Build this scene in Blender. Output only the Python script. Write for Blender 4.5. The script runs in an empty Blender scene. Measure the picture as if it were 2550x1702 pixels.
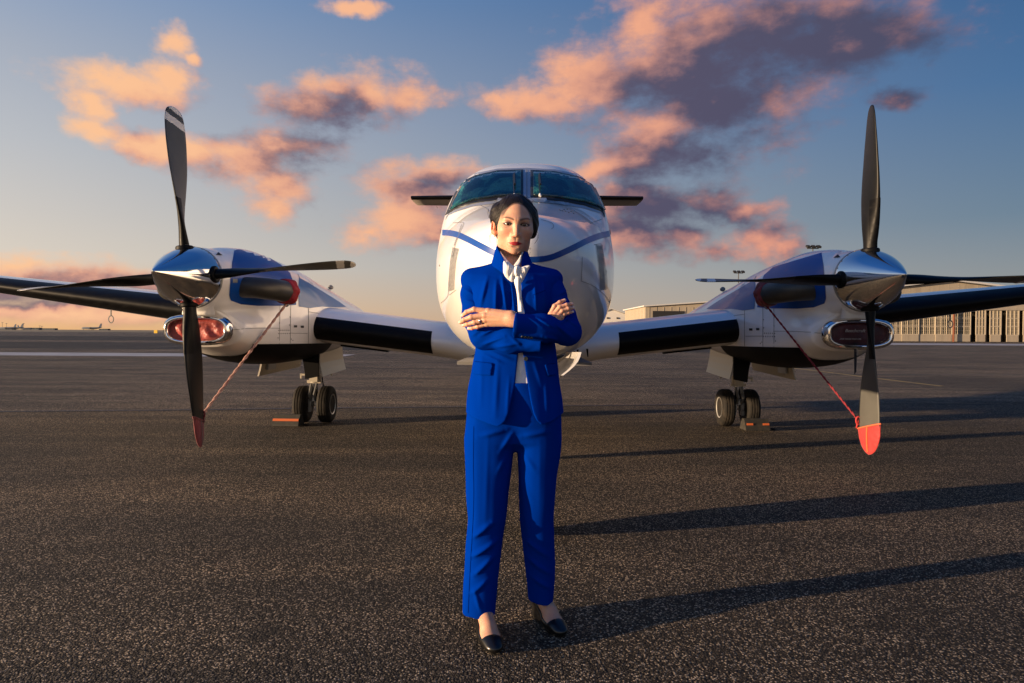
import bpy, bmesh, math, random
import numpy as np
from mathutils import Vector, Matrix
from mathutils.bvhtree import BVHTree
from mathutils.geometry import delaunay_2d_cdt

random.seed(7)
rng = np.random.default_rng(11)
SC = bpy.context.scene
COL = SC.collection
PI = math.pi

# ------------------------------------------------------------------ camera
FPX, W0, H0 = 1700.0, 2550.0, 1702.0      # focal length and frame in photo pixels
CAM_H = 1.137
PITCH = math.radians(0.775)
ROLL = math.radians(0.35)
_F = Vector((0, math.cos(PITCH), -math.sin(PITCH)))
_U = Vector((0, math.sin(PITCH), math.cos(PITCH)))
_R = Vector((1, 0, 0))
CR = _R * math.cos(ROLL) + _U * math.sin(ROLL)
CU = _U * math.cos(ROLL) - _R * math.sin(ROLL)
cam_data = bpy.data.cameras.new('camera')
cam_data.sensor_width = 36.0
cam_data.lens = FPX / W0 * 36.0
cam_data.clip_start = 0.05
cam_data.clip_end = 20000
cam = bpy.data.objects.new('camera', cam_data)
COL.objects.link(cam)
M = Matrix((( CR.x, CU.x, -_F.x, 0), (CR.y, CU.y, -_F.y, 0), (CR.z, CU.z, -_F.z, CAM_H), (0, 0, 0, 1)))
cam.matrix_world = M
SC.camera = cam
EYE = Vector((0, 0, CAM_H))

def ray(px, py):
    return (_F + CR * ((px - W0 / 2) / FPX) + CU * ((H0 / 2 - py) / FPX))
def P(px, py, D):
    d = ray(px, py)
    return EYE + d * (D / d.y)
def G(px, py, z=0.0):
    d = ray(px, py)
    return EYE + d * ((z - CAM_H) / d.z)

# ------------------------------------------------------------------ sun, sky, exposure
SUN_EL = math.radians(4.8)
SUN_AZ = math.radians(17.5)               # sun stands to the left, this far behind the camera's plane
to_sun = Vector((-math.cos(SUN_AZ) * math.cos(SUN_EL), -math.sin(SUN_AZ) * math.cos(SUN_EL), math.sin(SUN_EL)))
sun_data = bpy.data.lights.new('sun', 'SUN')
sun_data.energy = 5.0
sun_data.color = (1.0, 0.71, 0.44)
sun_data.angle = math.radians(0.6)
sun = bpy.data.objects.new('sun', sun_data)
COL.objects.link(sun)
sun.rotation_euler = to_sun.to_track_quat('Z', 'Y').to_euler()
sun.location = (-20, -5, 12)

SC.view_settings.view_transform = 'Standard'
SC.view_settings.look = 'None'
SC.view_settings.exposure = 1.05
SC.view_settings.gamma = 1.0
SC.view_settings.use_curve_mapping = False
SC.render.engine = 'CYCLES'
SC.cycles.use_denoising = True
SC.cycles.max_bounces = 8
SC.cycles.sample_clamp_indirect = 6.0

def lin(r, g, b):
    return tuple(((c / 255.0) / 12.92 if c <= 10 else ((c / 255.0 + 0.055) / 1.055) ** 2.4) for c in (r, g, b))

class NT:
    """small helper to write node trees"""
    def __init__(s, tree):
        s.t = tree
    def n(s, kind, **kw):
        nd = s.t.nodes.new(kind)
        for k, v in kw.items():
            setattr(nd, k, v)
        return nd
    def put(s, sock, v):
        if v is None:
            return
        if hasattr(v, 'is_linked') or hasattr(v, 'links'):
            s.t.links.new(v, sock)
        else:
            sock.default_value = v
    def math(s, op, a, b=None, c=None, clamp=False):
        nd = s.n('ShaderNodeMath', operation=op, use_clamp=clamp)
        for i, v in enumerate((a, b, c)):
            s.put(nd.inputs[i], v)
        return nd.outputs[0]
    def vec(s, op, a, b=None, c=None, scale=None, out=0):
        nd = s.n('ShaderNodeVectorMath', operation=op)
        for i, v in enumerate((a, b, c)):
            if v is not None:
                s.put(nd.inputs[i], v)
        if scale is not None:
            s.put(nd.inputs['Scale'], scale)
        return nd.outputs[out]
    def mix(s, f, a, b, mode='MIX'):
        nd = s.n('ShaderNodeMix', data_type='RGBA', blend_type=mode)
        s.put(nd.inputs[0], f)
        for sock, v in ((nd.inputs[6], a), (nd.inputs[7], b)):
            if isinstance(v, tuple) and len(v) == 3:
                v = v + (1.0,)
            s.put(sock, v)
        return nd.outputs[2]
    def noise(s, vec, scale, detail=4.0, rough=0.55, dist=0.0, dim='3D', color=False):
        nd = s.n('ShaderNodeTexNoise', noise_dimensions=dim)
        s.put(nd.inputs['Vector'], vec)
        nd.inputs['Scale'].default_value = scale
        nd.inputs['Detail'].default_value = detail
        nd.inputs['Roughness'].default_value = rough
        nd.inputs['Distortion'].default_value = dist
        return nd.outputs[1 if color else 0]
    def ramp(s, f, stops, interp='LINEAR'):
        nd = s.n('ShaderNodeValToRGB')
        cr = nd.color_ramp
        cr.interpolation = interp
        while len(cr.elements) < len(stops):
            cr.elements.new(0.5)
        for e, (p, c) in zip(cr.elements, stops):
            e.position = p
            e.color = tuple(c) + (1.0,) if len(c) == 3 else c
        s.put(nd.inputs[0], f)
        return nd.outputs[0]
    def step(s, f, lo, hi):
        nd = s.n('ShaderNodeMapRange', interpolation_type='SMOOTHSTEP', clamp=True)
        s.put(nd.inputs[0], f)
        nd.inputs[1].default_value = lo
        nd.inputs[2].default_value = hi
        return nd.outputs[0]

world = bpy.data.worlds.new('World')
SC.world = world
world.use_nodes = True
world.cycles.sampling_method = 'MANUAL'
world.cycles.sample_map_resolution = 512
wt = world.node_tree
wt.nodes.clear()
w = NT(wt)

def skyuv(px, py):
    d = ray(px, py).normalized()
    return math.atan2(d.x, d.y), math.asin(d.z)

# cloud puffs that stand in the evening sky: (pixel x, pixel y, half width, half height) turned into sky angles
PUFFS = [
 (1690,150,190,110),(1890,120,230,110),(2080,75,150,95),(2160,110,100,55),(1500,215,170,62),(1370,255,130,36),(1600,60,80,75),
 (1250,262,60,26),(1770,250,110,60),(1650,335,100,62),(1740,385,130,52),(1570,400,95,45),(1480,420,60,26),
 (1600,520,150,50),(1770,500,85,46),(1850,530,70,24),(1560,590,130,42),(1690,580,70,30),(1895,600,72,36),(1800,625,60,20),(1960,615,40,18),
 (330,215,140,32),(425,190,50,30),(215,262,44,30),(230,325,70,22),(330,350,100,20),(470,368,100,24),(600,392,95,34),
 (440,98,46,22),(478,132,22,14),
 (770,265,95,42),(830,225,70,26),(930,235,95,52),(1010,240,70,32),(720,370,110,40),(650,415,110,50),(690,470,80,42),(670,520,55,34),
 (1100,440,85,34),(1040,490,110,48),(1000,560,95,42),(930,580,60,24),(1110,590,70,26),
 (60,690,210,34),(220,702,150,26),(330,712,90,14),(60,655,130,20),(110,770,260,22),(330,785,180,16),
 (890,10,60,14),(2240,245,55,18),
]
# shaded bodies inside those clouds
CORES = [
 (1950,110,170,70),(2110,90,110,55),(1790,170,150,50),(1680,190,110,40),(1790,260,80,34),(1740,380,110,40),(1620,395,90,34),
 (1620,535,140,40),(1770,505,70,36),(1560,560,90,24),(1540,440,50,20),(770,270,110,44),(850,240,60,28),(700,365,115,44),(760,345,70,28),
 (1090,455,70,22),(1030,480,60,20),(90,700,260,26),(230,712,170,20),(60,735,220,12),(2240,245,60,22),
]

def sky_group():
    g = bpy.data.node_groups.new('cloud_density', 'ShaderNodeTree')
    g.interface.new_socket('UV', in_out='INPUT', socket_type='NodeSocketVector')
    g.interface.new_socket('Cloud', in_out='OUTPUT', socket_type='NodeSocketFloat')
    g.interface.new_socket('Core', in_out='OUTPUT', socket_type='NodeSocketFloat')
    q = NT(g)
    gi = q.n('NodeGroupInput')
    go = q.n('NodeGroupOutput')
    uv = gi.outputs[0]
    nz = q.noise(uv, 7.0, 4.0, 0.6, color=True)
    off = q.vec('SUBTRACT', nz, (0.5, 0.5, 0.5))
    off = q.vec('MULTIPLY', off, (0.085, 0.05, 0.0))
    nz2 = q.noise(uv, 30.0, 4.0, 0.6, color=True)
    off2 = q.vec('SUBTRACT', nz2, (0.5, 0.5, 0.5))
    off2 = q.vec('MULTIPLY', off2, (0.03, 0.022, 0.0))
    p = q.vec('ADD', q.vec('ADD', uv, off), off2)
    def field(lst, grow):
        cur = None
        for px, py, rx, ry in lst:
            u, v = skyuv(px, py)
            sx = FPX / (rx * grow) * 1.0
            sy = FPX / (ry * grow)
            sx *= (1 + ((px - W0 / 2) / FPX) ** 2)
            m = q.vec('MULTIPLY_ADD', p, (sx, sy, 0.0), (-u * sx, -v * sy, 0.0))
            l = q.vec('LENGTH', m, out=1)
            cur = l if cur is None else q.math('SMOOTH_MIN', cur, l, 0.35)
        return q.math('SUBTRACT', 1.0, cur)
    uvs = q.vec('MULTIPLY', uv, (1.0, 1.7, 1.0))
    fine = q.noise(uvs, 9.0, 9.0, 0.61)
    fine = q.math('SUBTRACT', fine, 0.5)
    c = q.math('MULTIPLY_ADD', fine, 2.5, field(PUFFS, 1.52))
    k = q.math('MULTIPLY_ADD', fine, 1.0, field(CORES, 1.50))
    g.links.new(c, go.inputs[0])
    g.links.new(k, go.inputs[1])
    return g

def build_sky():
    tc = w.n('ShaderNodeTexCoord')
    d = tc.outputs['Generated']
    sep = w.n('ShaderNodeSeparateXYZ')
    w.put(sep.inputs[0], d)
    x, y, z = sep.outputs
    az = w.math('ARCTAN2', x, y)
    el = w.math('ARCSINE', z)
    com = w.n('ShaderNodeCombineXYZ')
    w.put(com.inputs[0], az)
    w.put(com.inputs[1], el)
    uv = com.outputs[0]
    sky = w.n('ShaderNodeTexSky', sky_type='NISHITA')
    sky.sun_disc = False
    sky.sun_elevation = SUN_EL
    sky.sun_rotation = math.atan2(to_sun.x, to_sun.y)
    sky.air_density = 1.0
    sky.dust_density = 1.2
    sky.ozone_density = 2.0
    # evening tint: warm towards the sun's side of the horizon, deeper blue away from it and overhead
    hs = Vector((to_sun.x, to_sun.y, 0)).normalized()
    cosd = w.vec('DOT_PRODUCT', d, tuple(hs), out=1)
    t = w.math('MULTIPLY_ADD', cosd, 0.75, 0.62, clamp=True)      # 0 far from the sun, 1 towards it
    e = w.math('MAXIMUM', el, 0.0)
    e = w.math('DIVIDE', e, 0.9)
    cold = w.ramp(e, [(0.0, lin(166, 158, 152)), (0.05, lin(150, 152, 154)), (0.16, lin(106, 128, 150)), (0.33, lin(62, 106, 154)), (0.48, lin(38, 87, 140)), (0.62, lin(28, 78, 138)), (1.0, lin(18, 66, 132))])
    warm = w.ramp(e, [(0.0, lin(255, 196, 130)), (0.035, lin(252, 210, 166)), (0.10, lin(236, 222, 206)), (0.25, lin(206, 206, 208)), (0.36, lin(184, 190, 202)), (0.5, lin(136, 166, 206)), (1.0, lin(46, 98, 172))])
    grad = w.mix(t, cold, warm)
    base = w.mix(0.12, grad, w.mix(1.0, sky.outputs[0], (0.12, 0.12, 0.12, 1), 'MULTIPLY'))
    grp = sky_group()
    def dens(v):
        nd = w.n('ShaderNodeGroup')
        nd.node_tree = grp
        w.put(nd.inputs[0], v)
        return nd.outputs[0], nd.outputs[1]
    # clouds elsewhere on the dome, sparse and of the same kind
    zz = w.math('MAXIMUM', z, 0.06)
    pl = w.vec('SCALE', d, scale=w.math('DIVIDE', 1.0, zz))
    nf = w.noise(pl, 0.55, 7.0, 0.6)
    nf = w.math('MULTIPLY_ADD', nf, 6.0, -4.2)
    side = w.math('MAXIMUM', w.step(w.math('ABSOLUTE', az), 0.70, 0.95), w.step(el, 0.50, 0.7))
    nf = w.math('SUBTRACT', nf, w.math('MULTIPLY', w.math('SUBTRACT', 1.0, side), 4.0))
    above = w.step(el, -0.01, 0.02)
    bright_c = w.mix(t, lin(232, 152, 128), lin(255, 204, 156))
    mid_c = w.mix(t, lin(176, 124, 122), lin(240, 176, 146))
    dark_c = w.mix(t, lin(72, 76, 102), lin(116, 98, 114))
    def paint(c, lit):
        mask = w.math('MULTIPLY', w.step(c, -0.18, 0.80), above)
        ccol = w.mix(w.step(lit, -0.1, 0.62), dark_c, mid_c)
        ccol = w.mix(w.step(lit, 0.30, 1.05), ccol, bright_c)
        fin = w.mix(mask, base, ccol)
        fin = w.mix(w.step(el, -0.03, 0.0), lin(70, 62, 58), fin)
        bg = w.n('ShaderNodeBackground')
        w.put(bg.inputs[0], fin)
        bg.inputs[1].default_value = 0.488
        return bg.outputs[0]
    # plain part of the dome
    far = paint(nf, w.math('MULTIPLY_ADD', t, 0.30, w.math('MULTIPLY_ADD', nf, -0.1, 0.5)))
    # the part of the dome with the cloud banks
    c0, k0 = dens(uv)
    c1, _k = dens(w.vec('ADD', uv, (-0.045, 0.026, 0.0)))
    uvs = w.vec('MULTIPLY', uv, (1.0, 1.7, 1.0))
    n_a = w.noise(uvs, 11.0, 5.0, 0.56)
    n_b = w.noise(w.vec('ADD', uvs, (-0.028, 0.030, 0.0)), 11.0, 5.0, 0.56)
    c1 = w.math('MAXIMUM', c1, -0.6)
    lit = w.math('SUBTRACT', n_a, n_b)
    lit = w.math('MULTIPLY_ADD', lit, 0.6, w.math('MULTIPLY_ADD', w.math('SUBTRACT', c0, c1), 0.50, w.math('MULTIPLY_ADD', t, 0.28, 0.42)))
    core = w.step(k0, -0.55, 0.75)
    lit = w.math('SUBTRACT', lit, w.math('MULTIPLY', core, 0.68))
    near = paint(w.math('MAXIMUM', c0, nf), lit)
    # which part a direction belongs to (both agree along the border)
    reg = w.math('MULTIPLY', w.math('LESS_THAN', w.math('ABSOLUTE', az), 1.0), w.math('MULTIPLY', w.math('LESS_THAN', el, 0.72), w.math('GREATER_THAN', el, -0.02)))
    ms = w.n('ShaderNodeMixShader')
    w.put(ms.inputs[0], reg)
    wt.links.new(far, ms.inputs[1])
    wt.links.new(near, ms.inputs[2])
    out = w.n('ShaderNodeOutputWorld')
    wt.links.new(ms.outputs[0], out.inputs[0])
build_sky()

# ------------------------------------------------------------------ mesh helpers
def link(o, parent=None):
    COL.objects.link(o)
    if parent is not None:
        o.parent = parent
    return o
def empty(name, loc=(0, 0, 0), rotz=0.0):
    o = bpy.data.objects.new(name, None)
    o.location = loc
    o.rotation_euler = (0, 0, rotz)
    o.empty_display_size = 0.2
    return link(o)
def tag(o, label=None, cat=None, group=None, kind=None):
    if label: o['label'] = label
    if cat: o['category'] = cat
    if group: o['group'] = group
    if kind: o['kind'] = kind
    return o
def mesh(name, v, f, m=None, parent=None, smooth=True, world_in=None):
    """one mesh object; world_in: matrix that turns the given coordinates into the parent's frame"""
    me = bpy.data.meshes.new(name)
    if isinstance(v, np.ndarray):
        v = v.astype(float)
    if world_in is not None:
        v = [tuple(world_in @ Vector(p)) for p in v]
    me.from_pydata([tuple(p) for p in v], [], [tuple(int(i) for i in q) for q in f])
    me.validate()
    me.update()
    if m is not None:
        for mm in (m if isinstance(m, (list, tuple)) else [m]):
            me.materials.append(mm)
    if smooth:
        me.shade_smooth()
    o = bpy.data.objects.new(name, me)
    link(o, parent)
    return o
def sharp(o, deg=35):
    """flat where faces meet at a hard angle, smooth elsewhere"""
    me = o.data
    bm = bmesh.new()
    bm.from_mesh(me)
    lim = math.radians(deg)
    for e in bm.edges:
        e.smooth = not (len(e.link_faces) == 2 and e.calc_face_angle(0.0) > lim)
    bm.to_mesh(me)
    bm.free()
    me.shade_smooth()
    bm = None
    return o
class MB:
    """collects simple solids into one mesh"""
    def __init__(s):
        s.v, s.f = [], []
    def add(s, v, f):
        b = len(s.v)
        s.v += [tuple(p) for p in v]
        s.f += [tuple(i + b for i in q) for q in f]
        return s
    def box(s, c, h, rot=None):
        c = Vector(c)
        pts = []
        for dx in (-1, 1):
            for dy in (-1, 1):
                for dz in (-1, 1):
                    p = Vector((dx * h[0], dy * h[1], dz * h[2]))
                    if rot is not None:
                        p = rot @ p
                    pts.append(c + p)
        return s.add(pts, [(0, 1, 3, 2), (4, 6, 7, 5), (0, 4, 5, 1), (2, 3, 7, 6), (0, 2, 6, 4), (1, 5, 7, 3)])
    def tube(s, path, r, seg=10, caps=True):
        path = [Vector(p) for p in path]
        n = len(path)
        rs = r if isinstance(r, (list, tuple)) else [r] * n
        v, f = [], []
        ref = None
        for i, p in enumerate(path):
            t = (path[min(i + 1, n - 1)] - path[max(i - 1, 0)]).normalized()
            if ref is None:
                ref = Vector((0, 0, 1)) if abs(t.z) < 0.9 else Vector((1, 0, 0))
            a = (ref - t * ref.dot(t)).normalized()
            b = t.cross(a)
            ref = a
            for k in range(seg):
                an = 2 * PI * k / seg
                v.append(p + (a * math.cos(an) + b * math.sin(an)) * rs[i])
        for i in range(n - 1):
            for k in range(seg):
                k2 = (k + 1) % seg
                f.append((i * seg + k, i * seg + k2, (i + 1) * seg + k2, (i + 1) * seg + k))
        if caps:
            f.append(tuple(reversed(range(seg))))
            f.append(tuple(range((n - 1) * seg, n * seg)))
        return s.add(v, f)
    def lathe(s, prof, axis, org, seg=32):
        """prof: (along axis, radius) pairs"""
        axis = Vector(axis).normalized()
        ref = Vector((0, 0, 1)) if abs(axis.z) < 0.9 else Vector((1, 0, 0))
        a = (ref - axis * ref.dot(axis)).normalized()
        b = axis.cross(a)
        org = Vector(org)
        v, f = [], []
        for h, r in prof:
            for k in range(seg):
                an = 2 * PI * k / seg
                v.append(org + axis * h + (a * math.cos(an) + b * math.sin(an)) * max(r, 1e-4))
        for i in range(len(prof) - 1):
            for k in range(seg):
                k2 = (k + 1) % seg
                f.append((i * seg + k, i * seg + k2, (i + 1) * seg + k2, (i + 1) * seg + k))
        f.append(tuple(reversed(range(seg))))
        f.append(tuple(range((len(prof) - 1) * seg, len(prof) * seg)))
        return s.add(v, f)
    def obj(s, name, m, parent=None, smooth=True, hard=35, world_in=None):
        o = mesh(name, s.v, s.f, m, parent, smooth, world_in)
        if smooth and hard:
            sharp(o, hard)
        return o
def loft(rings, closed=True, cap0=True, cap1=True):
    n = len(rings[0])
    v = [tuple(p) for r in rings for p in r]
    f = []
    for i in range(len(rings) - 1):
        for k in range(n if closed else n - 1):
            k2 = (k + 1) % n
            f.append((i * n + k, i * n + k2, (i + 1) * n + k2, (i + 1) * n + k))
    if cap0: f.append(tuple(reversed(range(n))))
    if cap1: f.append(tuple(range((len(rings) - 1) * n, len(rings) * n)))
    return v, f
def interp(tab, x):
    """smooth (Catmull-Rom like) interpolation of rows (x, a, b, ...)"""
    t = np.array(tab, float)
    xs = t[:, 0]
    out = []
    i = int(np.clip(np.searchsorted(xs, x) - 1, 0, len(xs) - 2))
    h = xs[i + 1] - xs[i]
    u = min(max((x - xs[i]) / h, 0), 1)
    for c in range(1, t.shape[1]):
        y = t[:, c]
        def sl(j):
            if j == 0: return (y[1] - y[0]) / (xs[1] - xs[0])
            if j == len(xs) - 1: return (y[-1] - y[-2]) / (xs[-1] - xs[-2])
            a = (y[j] - y[j - 1]) / (xs[j] - xs[j - 1])
            b = (y[j + 1] - y[j]) / (xs[j + 1] - xs[j])
            if a * b <= 0: return 0.0
            return 2 * a * b / (a + b)
        m0, m1 = sl(i) * h, sl(i + 1) * h
        out.append((2*u**3-3*u**2+1)*y[i] + (u**3-2*u**2+u)*m0 + (-2*u**3+3*u**2)*y[i+1] + (u**3-u**2)*m1)
    return out
def smooth_path(pts, n=8, closed=False):
    pts = [Vector(p) for p in pts]
    out = []
    m = len(pts)
    rngi = range(m if closed else m - 1)
    for i in rngi:
        p0 = pts[(i - 1) % m] if closed or i > 0 else pts[0] * 2 - pts[1]
        p1, p2 = pts[i], pts[(i + 1) % m]
        p3 = pts[(i + 2) % m] if closed or i + 2 < m else p2 * 2 - p1
        for k in range(n):
            u = k / n
            out.append(0.5 * ((2 * p1) + (p2 - p0) * u + (2 * p0 - 5 * p1 + 4 * p2 - p3) * u * u + (3 * p1 - p0 - 3 * p2 + p3) * u ** 3))
    if not closed:
        out.append(pts[-1])
    return out

# ------------------------------------------------------------------ materials
MATS = {}
def mat(name, col=(0.5, 0.5, 0.5), rough=0.5, metal=0.0, coat=0.0, spec=0.5, fn=None, **kw):
    if name in MATS:
        return MATS[name]
    m = bpy.data.materials.new(name)
    m.use_nodes = True
    t = NT(m.node_tree)
    b = m.node_tree.nodes['Principled BSDF']
    b.inputs['Base Color'].default_value = tuple(col) + (1.0,)
    b.inputs['Roughness'].default_value = rough
    b.inputs['Metallic'].default_value = metal
    b.inputs['Coat Weight'].default_value = coat
    b.inputs['Coat Roughness'].default_value = kw.get('coat_rough', 0.03)
    b.inputs['Specular IOR Level'].default_value = spec
    if 'sheen' in kw: b.inputs['Sheen Weight'].default_value = kw['sheen']
    if 'sss' in kw:
        b.inputs['Subsurface Weight'].default_value = kw['sss']
        b.inputs['Subsurface Radius'].default_value = (0.012, 0.004, 0.002)
        b.inputs['Subsurface Scale'].default_value = 1.0
    if fn: fn(t, b)
    MATS[name] = m
    return m
def objco(t):
    return t.n('ShaderNodeTexCoord').outputs['Object']
def bump(t, b, h, strength=0.2, dist=0.01):
    nd = t.n('ShaderNodeBump')
    nd.inputs['Strength'].default_value = strength
    nd.inputs['Distance'].default_value = dist
    t.put(nd.inputs['Height'], h)
    t.put(b.inputs['Normal'], nd.outputs[0])
def dirty(base, dark, scale=6.0, amount=0.35, rough=None, bumpd=None, stretch=(1, 1, 1)):
    def fn(t, b):
        co = t.vec('MULTIPLY', objco(t), stretch)
        n = t.noise(co, scale, 6.0, 0.6)
        f = t.math('MULTIPLY', t.step(n, 0.42, 0.75), amount)
        t.put(b.inputs['Base Color'], t.mix(f, base, dark))
        if rough:
            n2 = t.noise(co, scale * 4, 5.0, 0.6)
            t.put(b.inputs['Roughness'], t.math('MULTIPLY_ADD', n2, rough[1] - rough[0], rough[0]))
        if bumpd:
            bump(t, b, t.noise(co, bumpd[0], 4.0, 0.6), bumpd[1], bumpd[2])
    return fn

# ------------------------------------------------------------------ laying thin panels on curved surfaces
def cast(bvh, px, py):
    hit, nrm, _, _ = bvh.ray_cast(EYE, ray(px, py).normalized())
    if hit is None:
        return None, None
    if nrm.dot(ray(px, py)) > 0:
        nrm = -nrm
    return hit, nrm
def densify(poly, step, closed=True):
    out = []
    m = len(poly)
    for i in range(m if closed else m - 1):
        a, b_ = Vector(poly[i]), Vector(poly[(i + 1) % m])
        k = max(1, int((b_ - a).length / step))
        out += [a.lerp(b_, j / k) for j in range(k)]
    if not closed:
        out.append(Vector(poly[-1]))
    return out
def inside(pt, poly):
    c = False
    m = len(poly)
    for i in range(m):
        a, b_ = poly[i], poly[(i + 1) % m]
        if (a[1] > pt[1]) != (b_[1] > pt[1]) and pt[0] < (b_[0] - a[0]) * (pt[1] - a[1]) / (b_[1] - a[1]) + a[0]:
            c = not c
    return c
def patch(name, bvh, poly, m, parent, off=0.004, thick=0.0, step=9.0, curve=False, inv=None):
    """a panel that lies on a curved surface; its outline is given where the photograph shows it"""
    AI_ = AI if inv is None else inv
    if curve:
        poly = [tuple(p) for p in smooth_path([Vector((a, b_, 0)) for a, b_ in poly], 6, True)]
        poly = [(p[0], p[1]) for p in poly]
    edge = densify([Vector((p[0], p[1])) for p in poly], step)
    n = len(edge)
    xs = [p.x for p in edge]; yy = [p.y for p in edge]
    pts = list(edge)
    y = min(yy) + step / 2
    row = 0
    while y < max(yy):
        x = min(xs) + (step / 2 if row % 2 else step)
        while x < max(xs):
            if inside((x, y), edge) and min((Vector((x, y)) - e_).length for e_ in edge) > step * 0.45:
                pts.append(Vector((x, y)))
            x += step
        y += step * 0.87
        row += 1
    vv, _, ff, _, _, _ = delaunay_2d_cdt([p.copy() for p in pts], [(i, (i + 1) % n) for i in range(n)], [], 1, 1e-4)
    W_ = []
    ok = True
    last = None
    N_ = []
    for p in vv:
        h, nr = cast(bvh, p.x, p.y)
        if h is None:                       # just past the edge: take the nearest spot of the surface
            dd = [cast(bvh, q_.x, q_.y)[0] for q_ in vv]
            dd = [q_.y for q_ in dd if q_ is not None]
            h, nr, _, _ = bvh.find_nearest(P(p.x, p.y, sum(dd) / len(dd)))
            if nr.dot(h - EYE) > 0:
                nr = -nr
        W_.append(h + nr * off)
        N_.append(nr)
    verts = [AI_ @ q for q in W_]
    faces = [tuple(t) for t in ff]
    # face the camera
    out = []
    for t in faces:
        a, b_, c = (W_[i] for i in t)
        nn = (b_ - a).cross(c - a)
        out.append(t if nn.dot(N_[t[0]]) > 0 else tuple(reversed(t)))
    if thick:
        base = len(verts)
        verts += [AI_ @ (q - nr * thick) for q, nr in zip(W_, N_)]
        cnt = {}
        for t in out:
            for i in range(len(t)):
                e_ = (t[i], t[(i + 1) % len(t)])
                cnt[e_] = 1
        side = [(b_, a, a + base, b_ + base) for (a, b_) in cnt if (b_, a) not in cnt]
        out += side
    return mesh(name, verts, out, m, parent)
def ribbon(name, bvh, path, wd, m, parent, off=0.003, smoothn=0, inv=None):
    """a narrow band on a surface; wd in photo pixels (number or list)"""
    AI_ = AI if inv is None else inv
    if smoothn:
        path = [(p.x, p.y) for p in smooth_path([Vector((a, b_, 0)) for a, b_ in path], smoothn)]
    pts = [Vector(p) for p in path]
    n = len(pts)
    ws = wd if isinstance(wd, (list, tuple)) else [wd] * n
    if len(ws) != n:
        ws = list(np.interp(np.linspace(0, 1, n), np.linspace(0, 1, len(ws)), ws))
    v, f = [], []
    for i, p in enumerate(pts):
        t = (pts[min(i + 1, n - 1)] - pts[max(i - 1, 0)]).normalized()
        nr2 = Vector((-t.y, t.x))
        for s in (-.5, 0, .5):
            h, nr = cast(bvh, *(p + nr2 * ws[i] * s))
            if h is None:
                break
            v.append(AI_ @ (h + nr * off))
        v = v[:len(v) // 3 * 3]
    n = len(v) // 3
    for i in range(n - 1):
        for k in range(2):
            a = i * 3 + k
            f.append((a, a + 1, a + 4, a + 3))
    return mesh(name, v, f, m, parent)

# ------------------------------------------------------------------ ground and far field
def asphalt_fn(tint=(1, 1, 1), fine=True):
    def fn(t, b):
        co = objco(t)
        big = t.noise(co, 0.22, 5.0, 0.6)
        mid = t.noise(co, 1.7, 6.0, 0.62)
        streak = t.noise(t.vec('MULTIPLY', co, (0.25, 1.6, 1.0)), 0.9, 5.0, 0.6)
        # stones of the aggregate
        vo = t.n('ShaderNodeTexVoronoi', feature='F1')
        t.put(vo.inputs['Vector'], co)
        vo.inputs['Scale'].default_value = 145.0
        vo2 = t.n('ShaderNodeTexVoronoi', feature='F1')
        t.put(vo2.inputs['Vector'], co)
        vo2.inputs['Scale'].default_value = 60.0
        sepc = t.n('ShaderNodeSeparateColor')
        t.put(sepc.inputs[0], vo.outputs['Color'])
        rnd = sepc.outputs[0]
        c = t.ramp(rnd, [(0.0, (0.010, 0.009, 0.008)), (0.48, (0.028, 0.025, 0.022)), (0.70, (0.070, 0.062, 0.052)), (0.86, (0.26, 0.23, 0.19)), (1.0, (0.62, 0.56, 0.48))])
        gap = t.step(vo.outputs['Distance'], 0.35, 0.75)
        c = t.mix(t.math('MULTIPLY', gap, 0.75), c, (0.014, 0.013, 0.013))
        f1 = t.step(t.math('MULTIPLY_ADD', big, 0.5, t.math('MULTIPLY', streak, 0.5)), 0.38, 0.64)
        c = t.mix(1.0, c, t.mix(f1, (0.50, 0.51, 0.54), (1.32, 1.23, 1.11)), 'MULTIPLY')
        c = t.mix(t.math('MULTIPLY', t.step(mid, 0.56, 0.72), 0.4), c, (0.016, 0.015, 0.015))
        # oil spots and rubber smears
        st = t.noise(t.vec('MULTIPLY', co, (1.0, 1.6, 1.0)), 0.75, 3.0, 0.5, 0.8)
        c = t.mix(t.math('MULTIPLY', t.step(st, 0.66, 0.74), 0.6), c, (0.010, 0.010, 0.010))
        c = t.mix(1.0, c, tuple(tint), 'MULTIPLY')
        t.put(b.inputs['Base Color'], c)
        b.inputs['Roughness'].default_value = 0.85
        b.inputs['Specular IOR Level'].default_value = 0.25
        h = t.math('MULTIPLY_ADD', vo.outputs['Distance'], -1.0, t.math('MULTIPLY', vo2.outputs['Distance'], -0.8))
        h = t.math('ADD', h, t.math('MULTIPLY', t.noise(co, 9.0, 5.0, 0.6), 0.8))
        bump(t, b, h, 1.0, 0.011)
    return fn
M_ASPH = mat('asphalt_apron', fn=asphalt_fn((1.55, 1.38, 1.14)))
M_ASPHF = mat('smooth_asphalt_apron', fn=asphalt_fn((1.95, 1.77, 1.52)))
M_ASPH2 = mat('asphalt_taxiway', fn=asphalt_fn((0.62, 0.70, 0.80)))
M_ASPH3 = mat('asphalt_runway', fn=asphalt_fn((1.0, 0.95, 0.88)))
M_WHITE_LINE = mat('worn_white_marking', (0.5, 0.48, 0.45), 0.8, fn=dirty((0.50, 0.48, 0.45), (0.14, 0.13, 0.12), 1.5, 0.8, stretch=(0.3, 1, 1)))
M_YELLOW = mat('worn_yellow_marking', (0.5, 0.33, 0.08), 0.8, fn=dirty((0.50, 0.33, 0.08), (0.12, 0.10, 0.07), 3.0, 0.8))
M_SEAL = mat('tar_seal', (0.008, 0.009, 0.011), 0.55)
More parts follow.
